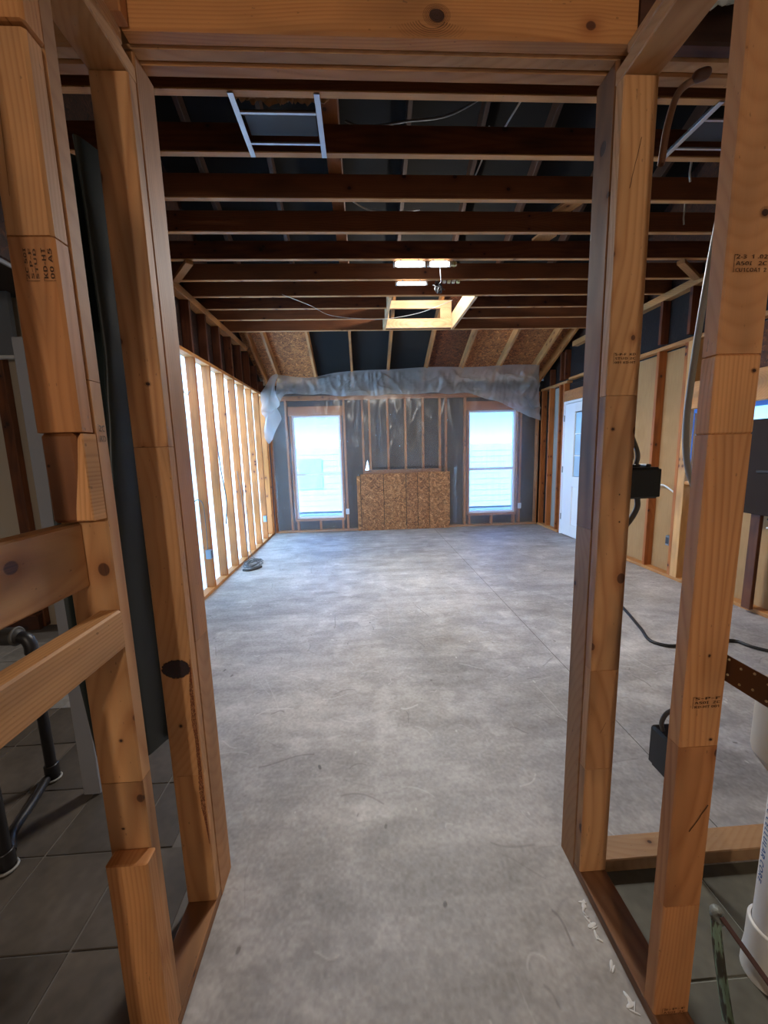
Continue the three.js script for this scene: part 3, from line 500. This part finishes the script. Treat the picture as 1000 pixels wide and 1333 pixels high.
// hanging plastic
{
  const fold = (x, y) => (fbm(x * 1.6 + 3, y * 1.1, 3) - .5) * .09 + (fbm(x * 6 + y * 3, y * 2.4 - x, 3) - .5) * .05 + .012 * Math.sin(x * 9 + y * 4 * Math.sin(x * 1.7)) + .04 * Math.pow(1 - Math.abs(2 * fbm(x * 3.1 + y * .35 + 7, y * .55 - x * .3, 2) - 1), 9) + .018 * Math.pow(1 - Math.abs(2 * fbm(x * 6 - y * 1.6, y * 1.1 + x * 1.2, 2) - 1), 8);
  const g = sheetGeo((u, v) => { const x = -1.585 + u * 4.82 + .04 * (fbm(v * 6, u * 3, 2) - .5), y = 2.52 - v * 2.5; let z = -7.215 + .55 * fold(x, y) * sstep(0, .1, v) ; if (x > -.2 && x < 1.7 && y < 1.16) z = Math.min(z - .02, -7.266); return [x, Math.max(.012, y), Math.max(-7.288, z)]; }, 220, 120);
  tag(put('plastic_sheet', g, clearFilm, scene), 'clear plastic sheet covering the far wall and both windows from rafters to floor', 'plastic sheet');
  const top = [[-1.351, 2.774, -6.957], [-.883, 2.734, -7.048], [-.353, 2.789, -6.924], [.161, 2.809, -6.879], [.545, 2.813, -6.869], [1.184, 2.832, -6.827], [1.968, 2.824, -6.846], [2.543, 2.843, -6.802], [3.05, 2.838, -6.814]];
  const bot = [[-1.7 + .14, 1.9, -7.06], [-1.336, 2.44, -7.08], [-.641, 2.46, -7.1], [.019, 2.433, -7.1], [.554, 2.449, -7.1], [1.228, 2.449, -7.1], [1.908, 2.43, -7.1], [2.461, 2.26, -7.06], [3.2, 1.93, -7.08]];
  const ct = new THREE.CatmullRomCurve3(top.map((p) => new THREE.Vector3(...p))), cb = new THREE.CatmullRomCurve3(bot.map((p) => new THREE.Vector3(...p)));
  const g2 = sheetGeo((u, v) => { const a = ct.getPoint(u), b = cb.getPoint(u), e = Math.pow(v, .8), x = a.x + (b.x - a.x) * v, y = a.y + (b.y - a.y) * v; const z = a.z + (b.z - a.z) * e + (fold(x * 2.2, y * 3) * .6 + .022 * (fbm(x * 9 + y * 7, y * 12 - x * 5, 3) - .5) + .05 * Math.pow(1 - Math.abs(2 * fbm(x * 2.6 + y * 3, y * 2.2 - x * 1.3, 2) - 1), 7)) * sstep(0, .2, v) + .02 * Math.sin(x * 13 + v * 3) * v; return [x, y - .006 - .025 * Math.sin(u * Math.PI * 8) ** 2 * v, Math.max(-7.18, z - .01)]; }, 200, 60);
  tag(put('plastic_valance', g2, milkyFilm, scene), 'milky upper fold of plastic hung from the rafters across the room', 'plastic sheet');
  const g3 = sheetGeo((u, v) => { const x = -1.36 - u * .3 * (1 - v * .2), y = 2.76 - v * .75 - u * .35 + .06 * Math.sin(v * 9 + u * 3); return [Math.max(-1.635, x + .03 * Math.sin(v * 14)), y, -6.86 + .05 * Math.sin(u * 7 + v * 5) + .03 * fold(x * 9, y * 6)]; }, 30, 40);
  tag(put('plastic_corner', g3, milkyFilm, scene), 'loose gathered corner of plastic hanging at the bright wall', 'plastic sheet');
}

// ------------------------------------------------------------------ wall with the white door
{
  const w = struct('wall_right', [3.4, 0, -4]), D = std('#4b3524', .95);
  const S = wood(1, '#d0925a'), S2 = wood(0, '#c98a54'), E = wood(3, '#e2ba8a'), X = [3.3, 3.39];
  slab('tan_panel', [3.392, 3.402], [.01, 2.44], [-6.98, -6.49], std('#8f9088', .9), w, .001, 1); slab('tan_panel', [3.392, 3.402], [.01, 2.44], [-7.45, -6.985], felt, w, .001, 1);
  slab('tan_panel', [3.392, 3.402], [.01, 2.44], [-5.5, -4.402], cardboard, w, .001, 1); slab('tan_panel', [3.392, 3.402], [.01, 2.44], [-4.398, -3.9], cardboard, w, .001, 1);
  slab('tan_panel', [3.392, 3.402], [.01, 1.03], [-3.895, -2.6], cardboard, w, .001, 1); slab('tan_panel', [3.392, 3.402], [1.79, 2.44], [-3.895, -2.6], osb('#8a6444'), w, .001, 1); slab('tan_panel', [3.392, 3.402], [.01, 2.44], [-2.598, -1.2], cardboard, w, .001, 1);
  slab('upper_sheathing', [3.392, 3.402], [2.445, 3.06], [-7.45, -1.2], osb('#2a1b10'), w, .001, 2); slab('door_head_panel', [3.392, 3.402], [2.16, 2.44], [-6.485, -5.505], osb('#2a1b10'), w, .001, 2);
  lumber('sole_plate', 'sole plate on the floor under the cardboard-lined wall, this side of the door', 'plate', null, X, [.001, .037], [-5.5, -1.21], E); lumber('sole_plate', 'sole plate between the white door and the far corner', 'plate', null, X, [.001, .037], [-7.29, -6.5], E);
  lumber('middle_plate', 'level plate at head height along the cardboard-lined wall', 'plate', null, X, [2.455, 2.493], [-5.45, -1.21], E); lumber('middle_plate', 'level plate from the white door to the far corner', 'plate', null, X, [2.455, 2.493], [-7.29, -6.36], E); lumber('middle_plate', 'level plate above the head of the white door', 'plate', null, X, [2.49, 2.526], [-6.318, -5.455], E);
  lumber('top_plate', 'doubled top plate under the joist ends over the cardboard-lined wall', 'plate', null, X, [2.976, 3.05], [-6.25, -1.21], E);
  const zs = [[-7.22, 'in the far corner'], [-6.93, 'first from the far corner'], [-6.58, 'second from the far corner'], [-6.44, 'against the hinge side of the white door'], [-5.46, 'against the latch side of the white door'], [-4.98, 'first past the white door'], [-4.38, 'beside the black wiring box'], [-3.99, 'beside the blue-taped window'], [-2.82, 'at the near side of the blue-taped window'], [-2.4, 'past the blue-taped window'], [-2.0, 'second past the blue-taped window'], [-1.6, 'last before the utility-side sole plate']];
  zs.forEach(([z, l], i) => {
    lumber('wall_stud', `tall stud of the white-door wall, ${l}`, 'stud', 'studs of the white-door wall', X, [.038, 2.454], [z - .038, z], i % 2 ? S : S2);
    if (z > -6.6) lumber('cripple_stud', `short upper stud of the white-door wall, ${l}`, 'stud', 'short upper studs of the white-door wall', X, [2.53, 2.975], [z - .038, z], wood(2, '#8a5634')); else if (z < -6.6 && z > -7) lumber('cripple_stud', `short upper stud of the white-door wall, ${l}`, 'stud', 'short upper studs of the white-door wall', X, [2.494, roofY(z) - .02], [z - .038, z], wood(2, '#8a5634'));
  });
  lumber('door_header', 'wood header over the white door', 'beam', null, X, [2.17, 2.33], [-6.435, -5.5], wood(3, '#d8a878'));
  // door with a long glazed strip
  const d = struct('door_1', [3.33, 0, -5.95]), white = std('#eef0ef', .5), z0 = -6.42, z1 = -5.52, xx = [3.31, 3.345];
  slab('door_frame', [3.3, 3.39], [.002, 2.165], [-6.437, -6.407], white, d); slab('door_frame', [3.3, 3.39], [.002, 2.165], [-5.532, -5.503], white, d); slab('door_frame', [3.3, 3.39], [2.125, 2.165], [-6.406, -5.533], white, d);
  const a = -6.403, b = -5.536; // leaf
  slab('door_stile', xx, [.012, 2.12], [a, a + .3], white, d); slab('door_stile', xx, [.012, 2.12], [b - .3, b], white, d);
  for (const [p, q] of [[.012, .2], [.82, .98], [1.98, 2.12]]) slab('door_rail', xx, [p, q], [a + .301, b - .301], white, d);
  slab('door_panel', [3.322, 3.338], [.201, .819], [a + .301, b - .301], white, d, .008);
  for (let k = 0; k < 3; k++) slab('pane', [3.326, 3.33], [.985 + k * .333, 1.3 + k * .333], [a + .305, b - .305], std('#9fb2b4', .12), d, .001);
  for (let k = 0; k < 2; k++) slab('glazing_bar', [3.315, 3.34], [1.301 + k * .333, 1.317 + k * .333], [a + .301, b - .301], white, d, .003);
  for (const y of [.3, 1.08, 1.9]) slab('hinge', [3.295, 3.309], [y - .05, y + .05], [-6.41, -6.396], std('#8d8a80', .4, { metalness: .7 }), d, .002);
  const knob = put('door_knob', new THREE.SphereGeometry(.028, 16, 12), std('#b0a68c', .3, { metalness: .8 }), d, [3.28 - 3.33, .95, -5.6 + 5.95]);
  // window with blue tape
  const t = struct('window_3', [3.36, 1.06, -3.4]);
  slab('window_header', [3.3, 3.39], [1.79, 2.05], [-3.889, -2.86], E, t); slab('window_frame', [3.36, 3.385], [1.07, 1.785], [-3.885, -3.85], std('#dfe8f2', .5), t); slab('window_sill', [3.3, 3.39], [1.034, 1.068], [-3.889, -2.86], E, t);
  slab('pane', [3.38, 3.384], [1.07, 1.785], [-3.849, -2.86], paneGlass, t, .0005);
  const film = sheetGeo((u, v) => [-.015 + .012 * fbm(u * 12, v * 9, 3), .01 + v * .71, -.455 + u * .98], 40, 20); put('window_film', film, milkyFilm, t);
  slab('tape_strip', [3.328, 3.3295], [1.745, 1.785], [-3.88, -2.86], blueTape, t, .0002); slab('tape_strip', [3.328, 3.3295], [1.07, 1.744], [-3.88, -3.866], blueTape, t, .0002);
  lumber('jack_stud', 'pale new trimmer stud at the edge of the blue-taped window', 'stud', null, [3.296, 3.39], [.038, 2.454], [-3.984, -3.89], wood(1, '#f2d8b0'));
  // outlet and low wires
  const o = thing('outlet_box', 'small steel outlet box low on the stud beside the blue-taped window', 'outlet box', null, [3.32, .4, -4.06]); slab('box_body', [3.305, 3.36], [.35, .46], [-4.09, -4.031], steelBox, o, .004); slab('box_plate', [3.301, 3.304], [.37, .44], [-4.08, -4.04], std('#33363a', .5), o, .001);
  for (const [p, l] of [[[[3.37, .98, -4.35], [3.34, 1.0, -4.22], [3.33, .94, -4.06]], 'pale wire crossing the cardboard panel behind the black wiring box'], [[[3.37, 1.0, -4.8], [3.35, .99, -4.6], [3.34, .97, -4.43]], 'pale wire emerging left of the stud behind the black wiring box']]) tag(tube('wire', p, .009, wireWhite), l, 'wire');
  // dark board and lower panel by the window
  const db = thing('dark_board', 'dark brown board standing before the taped window past the stamped stud', 'board', null, [3.22, .85, -2.9]); slab('board_face', [3.2, 3.235], [.86, 1.63], [-3.25, -2.4], std('#22150e', .95), db, .004); slab('board_rail', [3.185, 3.2], [1.2, 1.225], [-3.05, -2.4], std('#20140e', .6), db, .004); slab('board_stand', [3.236, 3.27], [.04, 1.6], [-3.1, -3.02], wood(2, '#7a5234'), db); slab('board_stand', [3.236, 3.27], [.04, 1.6], [-2.5, -2.42], wood(2, '#7a5234'), db);
  for (const [y, l, m] of [[.76, 'white', wireWhite], [.83, 'dark', wireBlack]]) tag(tube('wire', [[3.3, y, -2.7], [3.27, y + .01, -2.85], [3.26, y - .005, -2.98]], .008, m), `short ${l} wire below the dark brown board`, 'wire');
}

// ------------------------------------------------------------------ wiring on the doorway posts
{
  const t = thing('wiring_box', 'black plastic wiring box fixed to the doorway post', 'junction box', null, [.82, 1.34, -1.14]);
  slab('box_body', [.775, .872], [1.292, 1.384], [-1.19, -1.115], blackPlastic, t, .006); slab('box_lip', [.778, .869], [1.297, 1.379], [-1.1145, -1.108], std('#101113', .4), t, .004);
  for (const x of [.796, .812, .845]) slab('clamp', [x - .008, x + .008], [1.385, 1.393], [-1.16, -1.13], blackPlastic, t, .002);
  for (const [x, b, l] of [[.796, .775, 'first'], [.815, .79, 'second']]) tag(tube('cable', [[x, 1.39, -1.145], [x + .004, 1.42, -1.145], [x - .012, 1.47, -1.15], [b, 1.52, -1.16], [b - .03, 1.58, -1.17]], .0065, wireGrey), `${l} grey cable rising from the top of the black wiring box`, 'cable');
  tag(tube('cable', [[.83, 1.29, -1.15], [.832, 1.265, -1.15], [.815, 1.22, -1.155], [.78, 1.18, -1.16], [.74, 1.15, -1.17]], .008, wireGrey), 'grey cable dropping from the bottom of the black wiring box', 'cable');
  tag(tube('conduit', [[1.068, 2.41, -1.15], [1.045, 2.28, -1.155], [1.024, 2.125, -1.16], [.998, 1.9, -1.16], [.98, 1.68, -1.16], [.974, 1.49, -1.16], [.99, 1.38, -1.16], [1.03, 1.28, -1.16], [1.06, 1.1, -1.16], [1.07, .06, -1.16]], .0092, std('#a9a59c', .4), scene, 90, 10), 'long pale plastic conduit bowing down beside the stamped stud', 'conduit');
  const a = thing('power_adapter', 'black power adapter hanging behind the stamped stud', 'adapter', null, [.72, .71, -.82]); slab('adapter_body', [.694, .75], [.66, .762], [-.86, -.7915], blackPlastic, a, .006); slab('adapter_foot', [.7, .744], [.655, .66], [-.85, -.8], std('#0d0e10', .4), a, .001);
  tag(tube('adapter_cord', [[.705, .764, -.83], [.7, .785, -.83], [.712, .81, -.83], [.735, .82, -.825], [.75, .8, -.82]], .005, wireGrey), 'short loop of cord on top of the black power adapter', 'cord');
  tag(tube('floor_cable', [[2.36, .012, -3.6], [2.3, .012, -3.3], [2.16, .012, -2.85], [2.09, .012, -2.63], [2.16, .012, -2.56], [2.24, .012, -2.555], [2.45, .012, -2.56], [2.68, .012, -2.58], [2.72, .012, -2.48], [2.9, .012, -2.3], [3.1, .012, -2.1]], .012, wireBlack, scene, 80, 8), 'black cable snaking over the concrete behind the stamped stud', 'cable');
  const cp = thing('copper_stub', 'brown capped copper pipe stub bending under the header', 'pipe', null, [.86, 2.35, -1.16]);
  tube('pipe_run', [[.838, 2.2, -1.16], [.85, 2.3, -1.16], [.868, 2.366, -1.155], [.885, 2.382, -1.15], [.9, 2.385, -1.14]], .009, std('#8a6248', .5), cp); const cap = new THREE.CapsuleGeometry(.014, .02, 6, 12); cap.rotateZ(Math.PI / 2 + .3); put('pipe_cap', cap, std('#5d3a2a', .5), cp, [.052, .042, .025]);
}
// plumbing on the utility side
{
  const t = thing('drain_pipe', 'white plastic drain pipe with a wide beige fitting, printed in blue', 'pipe', null, [1.07, 0, -.825]);
  lathe('pipe', [[.05, .02], [.05, .64]], pvcWhite, t, [0, 0, 0]);
  lathe('socket', [[.052, .16], [.057, .16], [.06, .156], [.06, .08], [.063, .04], [.063, .001]], pvcWhite, t, [0, 0, 0]);
  lathe('fitting', [[.052, .6], [.058, .605], [.093, .655], [.096, .665], [.096, .835], [.086, .843], [.02, .844]], pvcBeige, t, [0, 0, 0]);
  const c = document.createElement('canvas'); c.width = 1024; c.height = 128; const g = c.getContext('2d'); g.fillStyle = 'rgba(52,88,140,.9)'; g.font = 'bold 78px sans-serif'; g.textBaseline = 'middle'; g.fillText('PVC CELLULAR CORE', 10, 64, 1000);
  const tx = new THREE.CanvasTexture(c); tx.colorSpace = THREE.SRGBColorSpace;
  const P = [], U = [], I = []; for (let i = 0; i <= 10; i++) for (const j of [0, 1]) { const a = -2.3 + i * .07, r = .0506; P.push(Math.sin(a) * r, .2 + j * .34, Math.cos(a) * r); U.push(1 - j, i / 10); }
  for (let i = 0; i < 10; i++) { const a = i * 2; I.push(a, a + 2, a + 1, a + 1, a + 2, a + 3); }
  const gg = new THREE.BufferGeometry(); gg.setAttribute('position', new THREE.Float32BufferAttribute(P, 3)); gg.setAttribute('uv', new THREE.Float32BufferAttribute(U, 2)); gg.setIndex(I); gg.computeVertexNormals();
  put('blue_print', gg, new THREE.MeshStandardMaterial({ map: tx, transparent: true, roughness: .5, side: THREE.DoubleSide }), t).castShadow = false;
  const verd = new THREE.MeshStandardMaterial({ roughness: .7, metalness: .2, map: dataTex(64, 128, (u, v) => { const n = fbm(u * 8, v * 16, 3), k = sstep(.42, .6, n); return [66 + k * 58, 62 + k * 84, 50 + k * 72]; }) });
  const cu = thing('copper_pipe', 'corroded green copper pipe stub rising beside the white drain pipe', 'pipe', null, [.89, 0, -.79]);
  tube('pipe_run', [[.928, .15, -.856], [.915, .12, -.835], [.89, .06, -.785], [.868, .012, -.74]], .012, verd, cu, 30, 12);
  const lump = new THREE.IcosahedronGeometry(.019, 3); { const p = lump.attributes.position; for (let i = 0; i < p.count; i++) { const k = 1 + .45 * (fbm(p.getX(i) * 60 + 5, p.getY(i) * 60 + p.getZ(i) * 40, 2) - .5); p.setXYZ(i, p.getX(i) * k, p.getY(i) * k * 1.25, p.getZ(i) * k); } lump.computeVertexNormals(); } put('solder_lump', lump, std('#7d8078', .6, { metalness: .3 }), cu, [.935 - .89, .16, -.862 + .79]);
  tag(bar('rusty_bar', [.925, .185, -.84], [.985, .075, -.6], .014, .006, std('#4a2f28', .8)), 'rusty flat bar slanting past the white drain pipe socket', 'bar');
  const st = thing('nail_strap', 'brown steel strap with nail holes beside the stamped stud', 'strap', null, [.79, .96, -.6]);
  slab('strap_plate', [.7745, .777], [.935, .995], [-.79, -.392], std('#6b4a32', .55, { metalness: .3 }), st, .0005); for (let i = 0; i < 14; i++) for (const y of [.947, .982]) put('nail_head', new THREE.SphereGeometry(.0028, 8, 6), std('#d8c8a0', .4, { metalness: .5 }), st, [.7741 - .79, y - .96 + (i % 2) * .006, -.18 + i * .028]);
}

// ------------------------------------------------------------------ side room beyond the near studs
{
  const w = struct('wall_side_room', [-2.8, 0, -3.5]);
  slab('drywall_panel', [-4, -2.93], [-.12, 2.735], [-3.53, -3.515], drywall, w, .001, 1); slab('drywall_panel', [-2.925, -1.765], [-.12, 2.735], [-3.53, -3.515], std('#a89a86', .9), w, .001, 1);
  lumber('wall_stud', 'brown stud against the drywall of the side room', 'stud', null, [-2.915, -2.83], [.01, 2.3], [-3.512, -3.45], wood(2, '#8c5c38'));
  slab('drywall_panel', [-4.02, -4.005], [0, 2.74], [-3.53, 4.1], drywall, w, .001, 2);
  const gp = thing('grey_soffit', 'dark grey panel with a white lower edge high in the side room', 'panel', null, [-3, 2.25, -3.3]); slab('panel_face', [-3.9, -2.66], [2.27, 2.735], [-3.42, -3.38], std('#6a6e74', .5), gp); slab('panel_trim', [-3.9, -2.655], [2.245, 2.268], [-3.42, -3.37], std('#c6c8c8', .4), gp);
  const lb = thing('low_board', 'dark low board on the floor against the side-room wall', 'board', null, [-2.95, 0, -3.4]); slab('board_face', [-3.12, -2.84], [.002, .13], [-3.44, -3.4], wood(2, '#6b432a'), lb); slab('board_top', [-3.12, -2.84], [.131, .15], [-3.445, -3.38], wood(2, '#7a5034'), lb);
  const ot = thing('wall_outlet', 'white wall outlet low on the side-room wall', 'outlet', null, [-2.6, .21, -3.5]); slab('outlet_plate', [-2.64, -2.56], [.15, .27], [-3.513, -3.506], std('#cfc8ba', .5), ot, .003); for (const y of [.19, .232]) slab('socket', [-2.615, -2.585], [y - .012, y + .012], [-3.5055, -3.503], std('#6d675d', .6), ot, .001);
  // white jamb board
  lumber('jamb_board', 'grey-white upright trim board standing in the side room', 'board', null, [-1.265, -1.195], [.002, 1.9], [-1.62, -1.595], std('#7f8085', .6));
  // black drain stubs
  const abs = std('#1c1a1b', .4);
  const pipe = (label, x, z, h) => { const t = thing('drain_stub', label, 'pipe', 'black drain stubs', [x, 0, z]); lathe('pipe', [[.0, .0], [.021, .001], [.021, h], [.017, h], [.017, h - .05]], abs, t, [0, 0, 0], 24); lathe('coupling', [[.022, .02], [.028, .022], [.028, .075], [.022, .078]], abs, t, [0, 0, 0], 24); const e = new THREE.TorusGeometry(.03, .005, 8, 20); e.rotateX(Math.PI / 2); put('flange', e, std('#8b8a86', .5), t, [0, .008, 0]); };
  pipe('black drain stub rising from the side-room tiles, farther one', -1.47, -1.7, .62); pipe('black drain stub rising from the side-room tiles, closer one', -1.325, -1.29, .62);
  tag(tube('drain_run', [[-1.475, .026, -1.67], [-1.44, .026, -1.55], [-1.4, .026, -1.4], [-1.345, .026, -1.33]], .018, abs), 'black drain pipe lying on the tiles between the two stubs', 'pipe');
  const cap = thing('pipe_cap', 'dark round cap on a pipe elbow behind the lower blocking board', 'pipe cap', null, [-1.47, .622, -1.7]);
  tube('elbow', [[-1.47, .624, -1.7], [-1.47, .66, -1.7], [-1.485, .69, -1.7], [-1.52, .7, -1.7]], .025, abs, cap, 24, 14); { const g = new THREE.CapsuleGeometry(.038, .03, 8, 18); g.rotateZ(Math.PI / 2); put('cap_body', g, std('#2b2825', .6), cap, [-.08, .08, 0]); const h = new THREE.TorusGeometry(.036, .006, 8, 24); h.rotateY(Math.PI / 2); put('cap_rim', h, std('#4a463f', .6), cap, [-.05, .08, 0]); }
  // dark plastic sheet hung in the gap
  const g = sheetGeo((u, v) => [-.975 + u * .24 + .012 * Math.sin(v * 7), 2.34 - v * 1.92, -1.33 + .045 * Math.sin(u * 16 + v * 2) + .03 * (fbm(u * 8, v * 5, 3) - .5)], 60, 40);
  tag(put('dark_sheet', g, std('#1d2523', .42, { side: THREE.DoubleSide }), scene), 'dark green-grey plastic sheet hanging behind the doorway studs', 'plastic sheet');
  const vp = thing('vent_pipe', 'pale upright pipe seen high behind the dark sheet', 'pipe', null, [-.8, 0, -1.285]); lathe('pipe', [[.008, 1.85], [.008, 2.4]], pvcWhite, vp, [0, 0, 0], 20); lathe('coupling', [[.009, 2.02], [.012, 2.025], [.012, 2.1], [.009, 2.105]], pvcWhite, vp, [0, 0, 0], 20);
  slab('drywall_panel', [-1.775, -1.764], [0, 2.7], [-3.514, -3.44], drywall, w, .001, 1);
}
// shell behind and above the camera
{
  const e1 = struct('wall_exterior'), ext = std('#8d8f90', .9);
  slab('outer_board', [3.43, 3.445], [-.1, 3.1], [-7.55, -3.9], ext, e1, .001, 2); slab('outer_board', [3.43, 3.445], [-.1, 1.06], [-3.899, -2.85], ext, e1, .001, 2); slab('outer_board', [3.43, 3.445], [1.79, 3.1], [-3.899, -2.85], ext, e1, .001, 2); slab('outer_board', [3.43, 3.445], [-.1, 3.1], [-2.849, -1.15], ext, e1, .001, 2);
  slab('outer_board', [-1.785, -1.772], [2.44, 3.1], [-7.55, -1.1], ext, e1, .001, 2); slab('outer_board', [-1.785, -1.772], [-.12, .03], [-7.55, -3.5], ext, e1, .001, 2);
  slab('eave_board', [-1.8, 3.45], [2.6, 2.8], [-7.56, -7.53], ext, e1, .001, 0);
  slab('corner_board', [-1.8, -1.745], [-.1, 2.7], [-7.56, -7.4], ext, e1, .001, 1); slab('corner_board', [3.39, 3.45], [-.1, 2.7], [-7.56, -7.4], ext, e1, .001, 1);

  const c = struct('ceiling'); slab('ceiling_board', [-4.02, 3.42], [2.712, 2.735], [-1.088, 4.1], std('#9a9188', .9), c, .001, 2); slab('ceiling_board', [-4.02, -1.765], [2.736, 2.75], [-3.53, -1.09], std('#2a1f17', .9), c, .001, 2);
  const b = struct('wall_back'); slab('back_panel', [-4.02, 3.42], [0, 2.71], [4.1, 4.12], drywall, b, .001, 0);
  const r = struct('wall_utility'); slab('utility_panel', [3.403, 3.42], [0, 2.71], [-1.2, 4.1], drywall, r, .001, 2);
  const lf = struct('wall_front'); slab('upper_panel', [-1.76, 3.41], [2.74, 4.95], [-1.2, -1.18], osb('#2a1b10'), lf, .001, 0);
}
// bare bulb hanging in the corridor behind the camera: warm light on the stud faces
{
  const t = thing('bare_bulb', 'bare bulb on a cord behind the camera', 'lamp', null, [-.12, 2.0, 2.4]);
  lathe('glass_bulb', [[0, -.075], [.035, -.065], [.058, -.03], [.058, 0], [.04, .04], [.018, .06]], new THREE.MeshStandardMaterial({ color: '#fff2dc', emissive: '#ffe2bc', emissiveIntensity: 6, roughness: .5 }), t, [0, 0, 0], 24);
  lathe('lamp_socket', [[0, .06], [.022, .062], [.022, .11], [0, .115]], blackPlastic, t, [0, 0, 0], 20); lathe('lamp_cord', [[.004, .112], [.004, .71]], wireBlack, t, [0, 0, 0], 8);
  pointLight('bare_bulb_lamp', -.12, 1.99, 2.4, LAMP_POWER, '#fff0e0', 3.2);
}

// ------------------------------------------------------------------ outside
{
  const gr = put('ground', beam(60, .2, 60, .01, 0), std('#9a9a8c', .95), scene, [0, -.45, -20]); gr.userData.kind = 'structure';
  const h = thing('neighbour_house', 'pale neighbouring house with lap siding outside the far windows', 'house', null, [1, -.3, -12]);
  const sid = std('#f4efe8', .8), sg = beam(9, .2, .03, .004, 0);
  for (let k = 0; k < 11; k++) { const m = put('siding_board', sg, sid, h, [0, .1 + k * .17, .02]); m.rotation.x = -.1; }
  slab('house_wall', [-3.4, 5.4], [-.3, 1.62], [-12.3, -12.02], sid, h); slab('house_window', [-1.9, -1.2], [.4, 1.3], [-11.98, -11.93], std('#cfd9df', .3), h); slab('house_window', [2.5, 3.2], [.4, 1.3], [-11.98, -11.93], std('#cfd9df', .3), h);
}
renderer.render(scene, camera);
